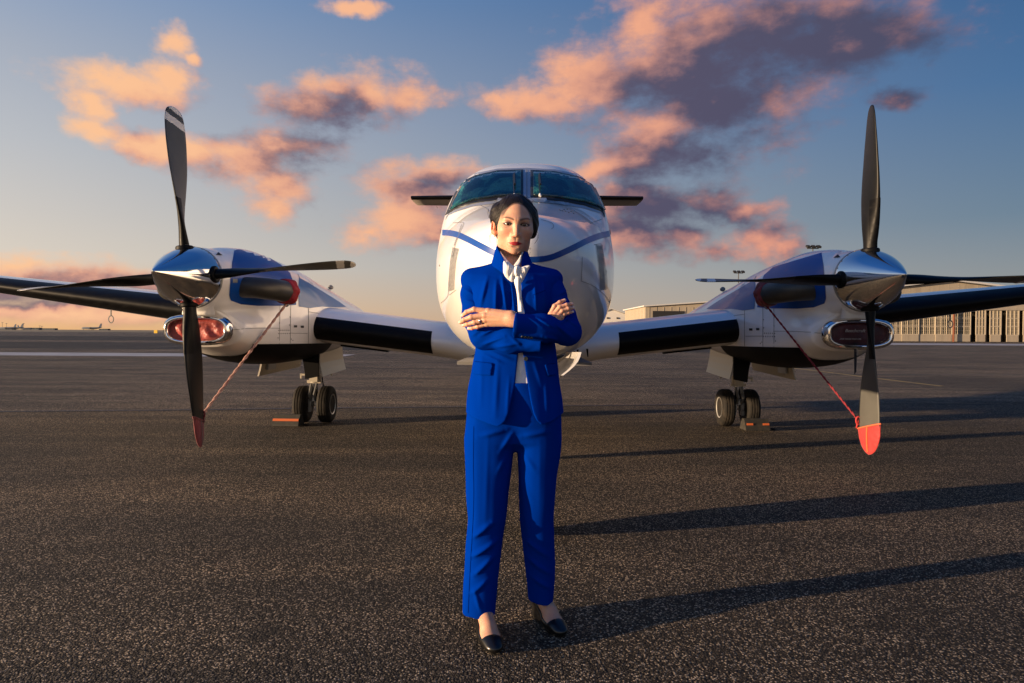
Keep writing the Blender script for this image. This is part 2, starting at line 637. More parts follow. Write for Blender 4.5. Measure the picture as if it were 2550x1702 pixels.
M_GRASS = mat('dry_grass', (0.2, 0.15, 0.07), 0.9, fn=dirty((0.22, 0.16, 0.08), (0.10, 0.09, 0.05), 0.05, 0.8))

gv, gf = [], []
R = 9000
ring = [0, 12, 40, 120, 400, 1500, 4000, R]
gv.append((0, 0, 0))
NSEG = 48
for r in ring[1:]:
    for k in range(NSEG):
        a = 2 * PI * k / NSEG
        gv.append((r * math.cos(a), r * math.sin(a), 0))
for k in range(NSEG):
    gf.append((0, 1 + k, 1 + (k + 1) % NSEG))
for i in range(len(ring) - 2):
    for k in range(NSEG):
        k2 = (k + 1) % NSEG
        gf.append((1 + i * NSEG + k, 1 + (i + 1) * NSEG + k, 1 + (i + 1) * NSEG + k2, 1 + i * NSEG + k2))
tag(mesh('ground', gv, gf, M_ASPH, smooth=False), 'dark asphalt apron with light stone flecks under the airplane', 'ground', kind='structure')

def strip(name, y0, y1, x0, x1, z, m, label, cat):
    o = mesh(name, [(x0, y0, z), (x1, y0, z), (x1, y1, z), (x0, y1, z)], [(0, 1, 2, 3)], m, smooth=False)
    return tag(o, label, cat, kind='structure')
o_ = mesh('apron', [G(-400, 1026, .003), G(400, 1022, .003), G(1150, 1013.5, .003), G(1700, 1008, .003), G(2900, 1000, .003), (420, 60, .003), (420, 330, .003), (-900, 330, .003), (-900, 40, .003), (-120, 12, .003)],
          [tuple(range(10))], M_ASPHF, smooth=False)
tag(o_, 'lighter worn asphalt apron beyond the pavement joint behind the main wheels', 'apron', kind='structure')
strip('taxiway', 40.5, 62, -900, 18, 0.005, M_ASPH2, 'darker bluish asphalt taxiway strip beyond the apron on the left', 'taxiway')
strip('runway', 74, 120, -1200, 24, 0.005, M_ASPH2, 'far dark runway strip under the left horizon', 'runway')
strip('grass_field', 330, 5000, -5000, 5000, 0.01, M_GRASS, 'dry pale grass field below the left horizon', 'field')
strip('apron_edge_line', 29.5, 33.4, -260, -7.6, 0.009, M_WHITE_LINE, 'worn white line across the apron left of the left engine', 'marking')
strip('hangar_edge_line', 76, 90, 27, 300, 0.009, M_WHITE_LINE, 'pale concrete strip in front of the glazed hangar', 'marking')
def ground_line(name, px, wd, m, label, cat, z=0.006):
    pts = [G(a, b, z) for a, b in px]
    v, f = [], []
    for i, p in enumerate(pts):
        t = (pts[min(i + 1, len(pts) - 1)] - pts[max(i - 1, 0)]).normalized()
        nrm = Vector((-t.y, t.x, 0)) * wd * 0.5
        v += [p + nrm, p - nrm]
    f = [(2 * i, 2 * i + 1, 2 * i + 3, 2 * i + 2) for i in range(len(pts) - 1)]
    return tag(mesh(name, v, f, m, smooth=False), label, cat, kind='structure')
ground_line('yellow_guide_line', [(1900, 906), (1975, 917), (2090, 931), (2184, 943), (2345, 962)], 0.13, M_YELLOW, 'thin worn yellow guide line behind the right propeller', 'marking')
ground_line('pavement_joint', [(-400, 1026), (0, 1025), (400, 1022), (770, 1017), (1150, 1013.5), (1700, 1008)], 0.09, M_SEAL, 'dark sealed pavement joint running behind the left main wheels', 'joint')
ground_line('pavement_joint', [(1250, 932), (1560, 930.5), (2000, 931), (2600, 934)], 0.10, M_SEAL, 'thin dark pavement joint between the nose and the right main wheels', 'joint')
ground_line('pavement_joint', [(-300, 912), (500, 911), (1090, 910)], 0.10, M_SEAL, 'faint dark pavement joint just behind the left gear doors', 'joint')

# hills
M_HILL = mat('far_hills', (0.30, 0.27, 0.32), 1.0)
def hills(px0, px1, D, amp, label, seed):
    r = random.Random(seed)
    v, f = [], []
    n = 60
    for i in range(n + 1):
        px = px0 + (px1 - px0) * i / n
        u = i / n
        h = amp * (math.sin(PI * u) ** 0.7) * (0.55 + 0.25 * math.sin(u * 9 + seed) + 0.14 * math.sin(u * 23 + 2 * seed) + 0.08 * r.random())
        x = (px - 1275) / FPX * D
        v += [(x, D, -5), (x, D + 40, max(h, 0.0)), (x * 1.2, D * 1.2 + 900, -5)]
    for i in range(n):
        a = 3 * i
        f += [(a, a + 3, a + 4, a + 1), (a + 1, a + 4, a + 5, a + 2)]
    tag(mesh('hills', v, f, M_HILL), label, 'hills', kind='structure')
hills(1640, 1960, 5200, 260, 'pale distant hill behind the long low shed', 3)
hills(2380, 2900, 5200, 400, 'pale distant hills behind the glazed hangar roof', 5)

# ------------------------------------------------------------------ hangars on the right
M_TAN = mat('tan_sheet_wall', fn=dirty((0.34, 0.29, 0.22), (0.24, 0.20, 0.15), 0.35, 0.6, stretch=(4, 4, 0.4)), rough=0.7)
M_CREAM = mat('cream_steel', (0.42, 0.36, 0.27), 0.6)
M_PANE = mat('old_window_glass', fn=dirty((0.03, 0.035, 0.03), (0.10, 0.09, 0.06), 0.6, 0.7), rough=0.15)
M_ROOF = mat('pale_roof', (0.5, 0.49, 0.47), 0.6)
M_DARK = mat('dark_opening', (0.012, 0.012, 0.013), 0.8)
M_RUST = mat('rust_post', (0.20, 0.07, 0.035), 0.8)

HD = 112.0
def hx(px): return (px - 1275) / FPX * HD
def hz(py, px=2400): return P(px, py, HD).z
root = empty('glazed_hangar', (hx(2370), HD, 0))
tag(root, 'large tan hangar with glazed sliding doors and low gable roof', 'hangar')
HW = Matrix.Translation(-Vector((hx(2370), HD, 0)))
xl, xr, xpk = hx(2130), hx(2640), hx(2370)
zpk, zev = hz(702), hz(702) - 2.1
zglass0, zglass1 = hz(834), hz(772)
slope = (zpk - zev) / (xr - xpk)
zl = zpk - slope * (xpk - xl)
DEEP = 46
b = MB()
b.add([(xl, HD + 0.3, zglass1), (xr, HD + 0.3, zglass1), (xr, HD + 0.3, zev), (xpk, HD + 0.3, zpk), (xl, HD + 0.3, zl)], [(0, 1, 2, 3, 4)])
b.add([(xl, HD + 0.3, 0), (xl, HD + DEEP, 0), (xl, HD + DEEP, zl), (xl, HD + 0.3, zl)], [(0, 3, 2, 1)])
b.add([(xr, HD + 0.3, 0), (xr, HD + DEEP, 0), (xr, HD + DEEP, zev), (xr, HD + 0.3, zev)], [(0, 1, 2, 3)])
b.add([(xl, HD + DEEP, 0), (xr, HD + DEEP, 0), (xr, HD + DEEP, zev), (xpk, HD + DEEP, zpk), (xl, HD + DEEP, zl)], [(4, 3, 2, 1, 0)])
b.obj('wall', M_TAN, root, False, world_in=HW)
for k, x in enumerate(np.arange(xl + 1.0, xr, 1.6)):
    zt = zpk - slope * abs(x - xpk)
    if zt > zglass1 + 0.5:
        MB().box((x, HD + 0.296, (zglass1 + zt) / 2), (0.02, 0.008, (zt - zglass1) / 2 - 0.05)).obj('wall_rib', M_TAN, root, False, world_in=HW)
b = MB()
e = 0.5
for xa, za, xb, zb in ((xl - e, zl + 0.12 - slope * e, xpk, zpk + 0.14), (xpk, zpk + 0.14, xr + e, zev + 0.12 - slope * e)):
    b.add([(xa, HD - 0.4, za), (xb, HD - 0.4, zb), (xb, HD + DEEP + .4, zb), (xa, HD + DEEP + .4, za),
           (xa, HD - 0.4, za + .28), (xb, HD - 0.4, zb + .28), (xb, HD + DEEP + .4, zb + .28), (xa, HD + DEEP + .4, za + .28)],
          [(0, 1, 5, 4), (4, 5, 6, 7), (0, 3, 2, 1), (0, 4, 7, 3), (1, 2, 6, 5), (3, 7, 6, 2)])
b.obj('roof', M_ROOF, root, False, world_in=HW)
MB().box(((xl + xr) / 2, HD + 0.1, zglass1 + 0.1), ((xr - xl) / 2, 0.25, 0.16)).obj('door_track_beam', M_TAN, root, False, world_in=HW)
# sliding door leaves
leaf_px = [2206, 2245, 2287, 2329, 2370, 2417, 2453, 2493, 2536, 2578, 2625]
open_gap = {5, 7, 8}
for i in range(len(leaf_px) - 1):
    x0, x1 = hx(leaf_px[i]), hx(leaf_px[i + 1])
    wd = x1 - x0
    yy = HD + (0.0 if i % 2 else 0.12)
    d0 = empty('door_leaf', (x0 - hx(2370), 0, 0))
    d0.parent = root
    if i in (5, 6, 7, 8):
        MB().box((x0 + 0.35, HD + 0.9, zglass1 / 2), (0.45, 0.05, zglass1 / 2 - .05)).obj('door_gap', M_DARK, root, False, world_in=HW)
        x0 += 0.85
        wd = x1 - x0
    LW = Matrix.Translation(-Vector((x0 if False else hx(leaf_px[i]), HD, 0)))
    MB().box(((x0 + x1) / 2, yy, zglass0 / 2 + 0.03), (wd / 2 - 0.02, 0.06, zglass0 / 2 - 0.03)).obj('lower_panel', M_TAN, d0, False, world_in=LW)
    nc = 3
    gh = (zglass1 - zglass0)
    for c in range(nc):
        for r_ in range(3):
            xa, xb = x0 + wd * c / nc, x0 + wd * (c + 1) / nc
            za, zb = zglass0 + gh * r_ / 3, zglass0 + gh * (r_ + 1) / 3
            MB().box(((xa + xb) / 2, yy + 0.04, (za + zb) / 2), (wd / nc / 2 - 0.01, 0.012, gh / 6 - 0.01)).obj('window_pane', M_PANE, d0, False, world_in=LW)
    fr = MB()
    for c in range(nc + 1):
        big = 0.07 if c in (0, nc) else 0.04
        fr.box((x0 + wd * c / nc, yy - 0.02, zglass0 + gh / 2), (big, 0.05, gh / 2))
    for c in range(nc):
        for q in (0.33, 0.66):
            fr.box((x0 + wd * (c + q) / nc, yy + 0.0, zglass0 + gh / 2), (0.018, 0.025, gh / 2))
    for r_ in range(4):
        fr.box(((x0 + x1) / 2, yy - 0.018, zglass0 + gh * r_ / 3), (wd / 2, 0.05, 0.06))
    for r_ in range(9):
        fr.box(((x0 + x1) / 2, yy + 0.004, zglass0 + gh * (r_ + .5) / 9), (wd / 2, 0.02, 0.018))
    fr.obj('leaf_frame', M_CREAM, d0, False, world_in=LW)
MB().box((hx(2371), HD - 0.35, 3.2), (0.10, 0.10, 3.2)).obj('rusty_post', M_RUST, root, False, world_in=HW)
MB().box((hx(2385), HD - 0.1, hz(727)), (0.95, 0.25, 0.10)).obj('wall_lamp', M_DARK, root, False, world_in=HW)
strip('drain_cover', HD - 12.6, HD - 10, hx(2360), hx(2385), 0.012, M_SEAL, 'dark drain cover on the apron before the rusty hangar post', 'drain')

# long low shed behind the right wing
root = empty('long_shed', (27.3, 140, 0))
tag(root, 'low tan metal shed behind the wing, its left end wall sunlit', 'shed')
SW = Matrix.Translation(-Vector((27.3, 140, 0)))
z0c, z1c = P(1606, 765, 140).z, P(1769, 755, 140).z
XS, XE, XR = 27.3, 41.0, 68.0
b = MB()
b.add([(XS, 140, 0), (XR, 140, 0), (XR, 140, z0c + .2), ((XS + XR) / 2, 140, z1c + .6), (XS, 140, z0c)], [(0, 1, 2, 3, 4)])
b.add([(XS, 140, 0), (XS, 165, 0), (XS, 165, z0c), (XS, 140, z0c)], [(0, 3, 2, 1)])
b.obj('wall', M_TAN, root, False, world_in=SW)
for x in np.arange(XS + .8, XR, 1.5):
    MB().box((x, 139.97, z0c / 2), (0.04, 0.03, z0c / 2)).obj('wall_rib', M_TAN, root, False, world_in=SW)
for y in np.arange(141, 165, 1.7):
    MB().box((XS - .03, y, z0c / 2), (0.03, 0.05, z0c / 2)).obj('wall_rib', M_CREAM, root, False, world_in=SW)
b = MB()
b.add([(XS - .4, 139.5, z0c + .05), ((XS + XR) / 2, 139.5, z1c + .66), ((XS + XR) / 2, 166, z1c + .66), (XS - .4, 166, z0c + .05),
       (XS - .4, 139.5, z0c + .3), ((XS + XR) / 2, 139.5, z1c + .9), ((XS + XR) / 2, 166, z1c + .9), (XS - .4, 166, z0c + .3)],
      [(0, 1, 5, 4), (4, 5, 6, 7), (0, 4, 7, 3), (0, 3, 2, 1)])
b.add([((XS + XR) / 2, 139.5, z1c + .66), (XR + .4, 139.5, z0c + .25), (XR + .4, 166, z0c + .25), ((XS + XR) / 2, 166, z1c + .66),
       ((XS + XR) / 2, 139.5, z1c + .9), (XR + .4, 139.5, z0c + .5), (XR + .4, 166, z0c + .5), ((XS + XR) / 2, 166, z1c + .9)],
      [(0, 1, 5, 4), (4, 5, 6, 7), (0, 3, 2, 1), (1, 2, 6, 5)])
b.obj('roof', M_ROOF, root, False, world_in=SW)
MB().box((32.0, 139.9, z0c - 1.7), (3.2, 0.06, 0.9)).obj('dark_window', M_DARK, root, False, world_in=SW)

root = empty('white_shed', (24.5, 172, 0))
tag(root, 'small white gabled shed just right of the nose', 'shed')
SW = Matrix.Translation(-Vector((24.5, 172, 0)))
zw = P(1540, 771, 172).z
xa, xb = (1490 - 1275) / FPX * 172, (1566 - 1275) / FPX * 172
b = MB()
b.add([(xa, 172, 0), (xb, 172, 0), (xb, 172, zw - 1.5), ((xa + xb) / 2 - .6, 172, zw), (xa, 172, zw - .9)], [(0, 1, 2, 3, 4)])
b.add([(xa, 172, 0), (xa, 185, 0), (xa, 185, zw - .9), (xa, 172, zw - .9)], [(0, 3, 2, 1)])
b.obj('wall', mat('white_sheet_wall', (0.66, 0.62, 0.56), 0.6), root, False, world_in=SW)
b = MB()
m_ = (xa + xb) / 2 - .6
for (x1_, z1_, x2_, z2_) in ((xa - .3, zw - .9, m_, zw + .05), (m_, zw + .05, xb + .3, zw - 1.5)):
    b.add([(x1_, 171.6, z1_), (x2_, 171.6, z2_), (x2_, 185, z2_), (x1_, 185, z1_), (x1_, 171.6, z1_ + .2), (x2_, 171.6, z2_ + .2), (x2_, 185, z2_ + .2), (x1_, 185, z1_ + .2)],
          [(0, 1, 5, 4), (4, 5, 6, 7), (0, 3, 2, 1), (0, 4, 7, 3), (1, 2, 6, 5)])
b.obj('roof', M_ROOF, root, False, world_in=SW)
for q in (0.3, 0.62):
    MB().box((xa + (xb - xa) * q, 171.9, zw - 2.2), (0.25, 0.06, 0.2)).obj('vent', M_DARK, root, False, world_in=SW)

# apron light masts
M_POLE = mat('galvanised_pole', (0.10, 0.10, 0.10), 0.5, 0.6)
def mast(px, py_top, D, label, n):
    p = P(px, py_top, D)
    r = empty('light_mast', (p.x, D, 0))
    tag(r, label, 'light mast', 'apron light masts')
    h = p.z
    MB().tube([(0, 0, 0), (0, 0, h * .5), (0, 0, h)], [0.16, 0.13, 0.10], 8).obj('pole', M_POLE, r)
    MB().box((0, 0, h - .15), (1.0, 0.08, 0.08)).obj('cross_arm', M_POLE, r, False)
    for k in range(n):
        x = -.9 + 1.8 * k / (n - 1)
        MB().box((x, -0.3, h + .12), (0.30, 0.42, 0.16), Matrix.Rotation(0.4, 3, 'X')).obj('flood_lamp', M_DARK, r, False)
mast(1839, 679, 150, 'thin light mast left of the right exhaust stack', 3)
mast(2024, 617, 118, 'light mast standing behind the top of the right engine cowling', 3)
mast(2530, 705, 300, 'tiny far light mast over the glazed hangar roof', 2)

# ------------------------------------------------------------------ left horizon
M_FARW = mat('far_white', (0.10, 0.115, 0.14), 0.7)
M_FARD = mat('far_dark', (0.06, 0.08, 0.10), 0.7)
M_FARB = mat('far_tail_blue', (0.03, 0.06, 0.12), 0.5)
def airliner(px, D, length, label, face=1):
    X = (px - 1275) / FPX * D
    r = empty('parked_airliner', (X, D, 0))
    tag(r, label, 'airliner', 'airliners parked on the horizon')
    L = length
    rings = []
    for u, rr, dz in ((0, .02, -.2), (.03, .5, -.1), (.10, 1, 0), (.7, 1, 0), (.88, .6, .45), (1.0, .12, .8)):
        rings.append([(face * (u - .5) * L, math.cos(a) * rr * L * .052, L * .105 + dz * L * .05 + math.sin(a) * rr * L * .052) for a in np.linspace(0, 2 * PI, 13)[:-1]])
    v, f = loft(rings)
    mesh('fuselage', v, f, M_FARW, r)
    s = face
    v = [(s * .34 * L, -.01 * L, .15 * L), (s * .47 * L, -.01 * L, .15 * L), (s * .50 * L, -.01 * L, .33 * L), (s * .44 * L, -.01 * L, .33 * L)]
    v += [(a, b_ + .02 * L, c) for a, b_, c in v]
    mesh('tail_fin', v, [(0, 1, 2, 3), (7, 6, 5, 4), (0, 4, 5, 1), (1, 5, 6, 2), (2, 6, 7, 3), (3, 7, 4, 0)], M_FARB, r, False)
    for sy in (-1, 1):
        v = [(-s * .10 * L, sy * .04 * L, .09 * L), (s * .06 * L, sy * .04 * L, .09 * L), (s * .22 * L, sy * .42 * L, .13 * L), (s * .16 * L, sy * .42 * L, .13 * L)]
        v += [(a, b_, c + .012 * L) for a, b_, c in v]
        mesh('wing', v, [(0, 1, 2, 3), (7, 6, 5, 4), (0, 4, 5, 1), (1, 5, 6, 2), (2, 6, 7, 3), (3, 7, 4, 0)], M_FARW, r, False)
        MB().tube([(-s * .08 * L, sy * .15 * L, .07 * L), (s * .03 * L, sy * .15 * L, .07 * L)], .028 * L, 8).obj('engine', M_FARW, r)
        MB().tube([(s * .04 * L, sy * .06 * L, 0), (s * .04 * L, sy * .06 * L, .08 * L)], .012 * L, 6).obj('wheel_leg', M_FARD, r)
    MB().tube([(-s * .4 * L, 0, 0), (-s * .4 * L, 0, .08 * L)], .012 * L, 6).obj('wheel_leg', M_FARD, r)
airliner(18, 900, 24, 'tiny airliner at the far left end of the horizon', 1)
airliner(34, 980, 28, 'tiny dark tailed airliner beside the one at the far left end of the horizon', 1)
airliner(62, 1000, 22, 'small parked airliner on the horizon, third from the left edge', -1)
airliner(228, 1250, 38, 'lone parked airliner on the horizon left of the engine intake', 1)
def far_building(px0, px1, py, D, m, label, nm='terminal_building'):
    x0, x1 = (px0 - 1275) / FPX * D, (px1 - 1275) / FPX * D
    h = P((px0 + px1) / 2, py, D).z
    r = empty(nm, ((x0 + x1) / 2, D, 0))
    tag(r, label, 'building')
    wv = (x1 - x0) / 2
    MB().box((0, 6, h / 2), (wv, 6, h / 2)).obj('wall', m, r, False)
    MB().box((0, 6, h + .2), (wv + .6, 6.6, .2)).obj('roof', M_FARD, r, False)
    n = max(3, int(wv / 3))
    for k in range(n):
        MB().box((-wv + (k + .5) * 2 * wv / n, -.06, h * .6), (wv / n * .7, .08, h * .2)).obj('window', M_PANE, r, False)
far_building(-10, 30, 816.5, 1400, M_FARD, 'low dark terminal at the far left end of the horizon')
far_building(70, 96, 817.0, 1500, M_FARD, 'low dark terminal block between the far airliners')
far_building(100, 136, 818.3, 1700, M_FARD, 'long low dark building right of the far left airliners')
far_building(246, 268, 819.6, 1700, M_FARD, 'small low dark building right of the lone far airliner')
for i, (px, pyt) in enumerate(((6, 804), (16, 806), (59, 806), (99, 812), (104, 813))):
    D = 1300
    p = P(px, pyt, D)
    r = empty('far_mast', (p.x, D, 0))
    tag(r, ('tall thin mast at the far left edge of the horizon', 'second thin mast from the left edge of the horizon', 'thin mast between the far left airliners', 'shorter far mast right of the airliners', 'far mast right beside the shorter one')[i], 'mast', 'masts on the far horizon')
    MB().tube([(0, 0, 0), (0, 0, p.z)], .25, 6).obj('pole', M_FARD, r)
    MB().box((0, 0, p.z), (1.6, .3, .4)).obj('lamp_head', M_FARD, r, False)
p = G(388, 833)
sg = empty('yellow_sign', (P(388, 826, 170).x, 170, 0))
tag(sg, 'small yellow taxiway sign on the horizon beside the left intake', 'sign')
MB().box((0, 0, .75), (.42, .1, .38)).obj('sign_board', mat('sign_yellow', (.8, .5, .03), .6), sg, False)
for s in (-.3, .3):
    MB().box((s, 0, .19), (.04, .04, .19)).obj('leg', M_FARD, sg, False)
# ------------------------------------------------------------------ the airplane
DT = 4.75                                     # distance of the spinner tips
A = Matrix.Translation((0.086, DT, 0)) @ Matrix.Rotation(math.radians(-1.2), 4, 'Z')
AI = A.inverted()
plane = empty('airplane', (0.086, DT, 0), math.radians(-1.2))
tag(plane, 'white twin propeller airplane with blue stripe parked nose towards the viewer', 'airplane')
def L(px, py, D):
    return AI @ P(px, py, D)

def paint_white(t, b):
    co = objco(t)
    n = t.noise(t.vec('MULTIPLY', co, (1, 0.4, 1)), 1.6, 6.0, 0.6)
    t.put(b.inputs['Base Color'], t.mix(t.math('MULTIPLY', t.step(n, 0.45, 0.8), 0.30), (0.84, 0.82, 0.80), (0.70, 0.66, 0.60)))
    bump(t, b, t.noise(co, 2.2, 2.0, 0.5), 0.06, 0.02)
M_WHITE = mat('white_aircraft_paint', rough=0.30, coat=0.75, coat_rough=0.02, spec=0.5, fn=paint_white)
def metal_fn(t, b):
    co = objco(t)
    n = t.noise(t.vec('MULTIPLY', co, (14, 3, 14)), 6, 5, 0.6)
    t.put(b.inputs['Roughness'], t.math('MULTIPLY_ADD', n, 0.10, 0.025))
M_CHROME = mat('polished_metal', (0.80, 0.79, 0.78), 0.06, 1.0, fn=metal_fn)
def boot_fn(t, b):
    co = objco(t)
    n = t.noise(t.vec('MULTIPLY', co, (3, 3, 9)), 3, 6, 0.6)
    t.put(b.inputs['Roughness'], t.math('MULTIPLY_ADD', n, 0.35, 0.28))
    t.put(b.inputs['Base Color'], t.mix(t.step(n, .5, .8), (0.003, 0.003, 0.0035), (0.009, 0.0085, 0.008)))
M_BOOT = mat('black_deicing_rubber', fn=boot_fn, spec=0.12)
M_BLUE = mat('royal_blue_paint', (0.004, 0.058, 0.30), 0.4, coat=0.15, spec=0.3)
M_NBLUE = mat('navy_blue_paint', (0.002, 0.055, 0.29), 0.4, coat=0.12, spec=0.2)
M_BLACKP = mat('black_paint', (0.003, 0.003, 0.0035), 0.5, coat=0.0, spec=0.12)
M_SEAM = mat('panel_seam', (0.16, 0.155, 0.15), 0.6)
M_SEAMD = mat('panel_gap', (0.05, 0.05, 0.052), 0.6)
M_STEEL = mat('grey_steel', (0.30, 0.31, 0.32), 0.35, 0.7)
M_CREAMP = mat('cream_gear_paint', (0.42, 0.38, 0.31), 0.5)
M_TYRE = mat('tyre_rubber', fn=dirty((0.012, 0.011, 0.010), (0.038, 0.031, 0.024), 9, 0.8), rough=0.75, spec=0.2)
M_RIM = mat('wheel_rim', (0.55, 0.54, 0.52), 0.35, 0.7)
M_STACK = mat('burnt_steel', fn=dirty((0.055, 0.052, 0.045), (0.030, 0.027, 0.023), 5, 0.8), rough=0.45, metal=0.4)
M_FACE = mat('blade_grey', fn=dirty((0.085, 0.085, 0.078), (0.05, 0.05, 0.046), 4, 0.6), rough=0.45)
M_CAMBER = mat('blade_black', rough=0.42, spec=0.2, fn=dirty((0.004, 0.004, 0.004), (0.010, 0.0095, 0.009), 7, 0.5))
M_TIPW = mat('blade_white', (0.74, 0.71, 0.67), 0.45)
M_GLASS_RUB = mat('window_rubber', (0.010, 0.011, 0.013), 0.4)

# ---- fuselage: stations along the airplane (y from the spinner tips): half width, top, bottom, height of greatest width
FS = [(-1.70, .012, 1.535, 1.505, 1.52), (-1.68, .09, 1.60, 1.43, 1.52), (-1.60, .185, 1.66, 1.335, 1.52), (-1.45, .275, 1.705, 1.235, 1.515), (-1.15, .385, 1.775, 1.12, 1.51),
      (-0.70, .490, 1.885, 1.02, 1.52), (-0.25, .575, 1.995, .965, 1.54), (.10, .630, 2.065, .945, 1.57), (.26, .652, 2.105, .94, 1.60), (.45, .672, 2.225, .935, 1.62),
      (.75, .695, 2.42, .93, 1.66), (1.0, .706, 2.535, .925, 1.69), (1.25, .714, 2.615, .92, 1.71), (1.6, .718, 2.668, .915, 1.72), (2.3, .718, 2.70, .91, 1.72), (5.5, .718, 2.70, .91, 1.72),
      (7.5, .62, 2.69, 1.10, 1.78), (9.5, .40, 2.62, 1.52, 1.95), (11.5, .14, 2.50, 2.05, 2.25), (12.0, .02, 2.42, 2.36, 2.39)]
def fus_ring(y, n=72, off=0.0):
    wd, top, bot, zm = interp(FS, y)
    nose = min(max((y + 1.7) / 1.6, 0), 1)
    nt = 2.0 + 0.35 * nose
    if y > 0.2:
        nt = 2.35 + 0.60 * min(1.0, (y - 0.2) / 0.7) * (1.0 if y < 6 else max(0.0, 1 - (y - 6) / 4))
    nb = 2.0 + 0.45 * nose
    r = []
    for k in range(n):
        a = 2 * PI * k / n
        c, s = math.cos(a), math.sin(a)
        ex = nt if s >= 0 else nb
        x = (wd + off) * math.copysign(abs(c) ** (2 / ex), c)
        z = zm + ((top - zm) if s >= 0 else (zm - bot)) * math.copysign(abs(s) ** (2 / ex), s)
        if off:
            z += off * s
        r.append((x, y, z))
    return r
ys = list(np.concatenate([np.linspace(-1.70, -1.4, 14), np.linspace(-1.35, 0.1, 22), np.linspace(.14, 1.7, 34), np.linspace(1.9, 12.0, 30)]))
v, f = loft([fus_ring(y) for y in ys])
fus = mesh('fuselage', v, [tuple(reversed(q)) for q in f], M_WHITE, plane)
FV = [A @ Vector(p) for p in v]
FBVH = BVHTree.FromPolygons(FV, f)

# blue stripe round the nose, carried on along both sides
stripe_l = [(1102, 580), (1118, 581), (1140, 586), (1165, 597), (1195, 612), (1225, 627), (1255, 639), (1285, 645.5), (1316, 647)]
stripe_r = [(1316, 647), (1345, 646), (1372, 641), (1400, 630), (1430, 616), (1460, 601), (1490, 589), (1512, 583.5), (1524, 582)]
ribbon('stripe', FBVH, stripe_l, 14.5, M_BLUE, fus, 0.003, 5)
ribbon('stripe', FBVH, stripe_r, 14.5, M_BLUE, fus, 0.003, 5)
def side_band(s):
    v, f = [], []
    for i, y in enumerate(np.linspace(0.72, 9.5, 40)):
        ring_ = fus_ring(y, 360, 0.004)
        zt = 1.95 + 0.02 * max(0, y - 1)
        cand = [p for p in ring_ if p[0] * s > 0]
        for dz in (-.022, .022):
            v.append(min(cand, key=lambda p: abs(p[2] - zt - dz)))
    f = [(2 * i, 2 * i + 1, 2 * i + 3, 2 * i + 2) for i in range(39)]
    mesh('stripe', v, f, M_BLUE, fus)
side_band(-1); side_band(1)

# windshield: rubber frame, sun shade behind the glass, glass, wiper
def foil_fn(t, b):
    co = objco(t)
    n = t.noise(t.vec('MULTIPLY', co, (1, 1, .28)), 30, 5, 0.6, 0.6)
    n2 = t.noise(co, 5.0, 4, 0.6, 1.0)
    t.put(b.inputs['Base Color'], t.mix(t.step(n2, .45, .62), (0.16, 0.24, 0.25), (0.80, 0.80, 0.58)))  # pale yellow patches: highlights of the crinkled foil put into the colour
    bump(t, b, t.math('ADD', n, t.math('MULTIPLY', n2, 1.5)), 0.9, 0.02)
M_FOIL = mat('crinkled_sun_shade', rough=0.36, metal=0.35, fn=foil_fn)
def glass_mat():
    m = bpy.data.materials.new('tinted_glass')
    m.use_nodes = True
    t = NT(m.node_tree)
    m.node_tree.nodes.clear()
    tr = t.n('ShaderNodeBsdfTransparent')
    tr.inputs[0].default_value = (0.26, 0.60, 0.68, 1)
    gl = t.n('ShaderNodeBsdfGlossy')
    gl.inputs['Roughness'].default_value = 0.02
    fr = t.n('ShaderNodeFresnel')
    fr.inputs[0].default_value = 1.5
    mx = t.n('ShaderNodeMixShader')
    t.put(mx.inputs[0], t.math('MULTIPLY_ADD', fr.outputs[0], 0.9, 0.05))
    m.node_tree.links.new(tr.outputs[0], mx.inputs[1])
    m.node_tree.links.new(gl.outputs[0], mx.inputs[2])
    o = t.n('ShaderNodeOutputMaterial')
    m.node_tree.links.new(mx.outputs[0], o.inputs[0])
    return m
M_GLASS = glass_mat()
M_WSMETAL = mat('windshield_surround', (0.34, 0.36, 0.40), 0.35, 0.4, coat=0.5)
wl_out = [(1303, 424), (1240, 426), (1185, 438), (1146, 456), (1130, 490), (1110, 537), (1135, 522), (1175, 509), (1235, 500), (1303, 496)]
wl_in = [(1297, 431), (1240, 433), (1188, 445), (1153, 463), (1138, 493), (1122, 526), (1142, 514), (1178, 501), (1236, 492), (1297, 488)]
wr_out = [(1321, 425), (1380, 428), (1440, 441), (1482, 460), (1496, 492), (1514, 537), (1495, 526), (1455, 513), (1395, 503), (1321, 497)]
wr_in = [(1328, 432), (1380, 435), (1438, 448), (1475, 466), (1489, 495), (1503, 526), (1490, 517), (1452, 504), (1395, 495), (1328, 489)]
sur = [(1313, 419), (1240, 421), (1180, 433), (1141, 453), (1124, 490), (1100, 545), (1135, 529), (1175, 516), (1235, 507), (1313, 502),
       (1395, 510), (1455, 520), (1497, 533), (1524, 545), (1502, 490), (1487, 456), (1444, 436), (1382, 423)]
patch('windshield_surround', FBVH, sur, M_WSMETAL, fus, 0.0025, step=10)
for o_, i_ in ((wl_out, wl_in), (wr_out, wr_in)):
    fr_ = patch('windshield_frame', FBVH, o_, M_GLASS_RUB, fus, 0.006, 0.004, step=8)
    patch('sun_shade', FBVH, i_, M_FOIL, fus, 0.009, step=6)
    patch('windshield_pane', FBVH, i_, M_GLASS, fus, 0.022, 0.012, step=6)
ribbon('seam', FBVH, [(1312, 424), (1312, 460), (1312, 500)], 1.6, M_SEAM, fus, 0.005, 4)
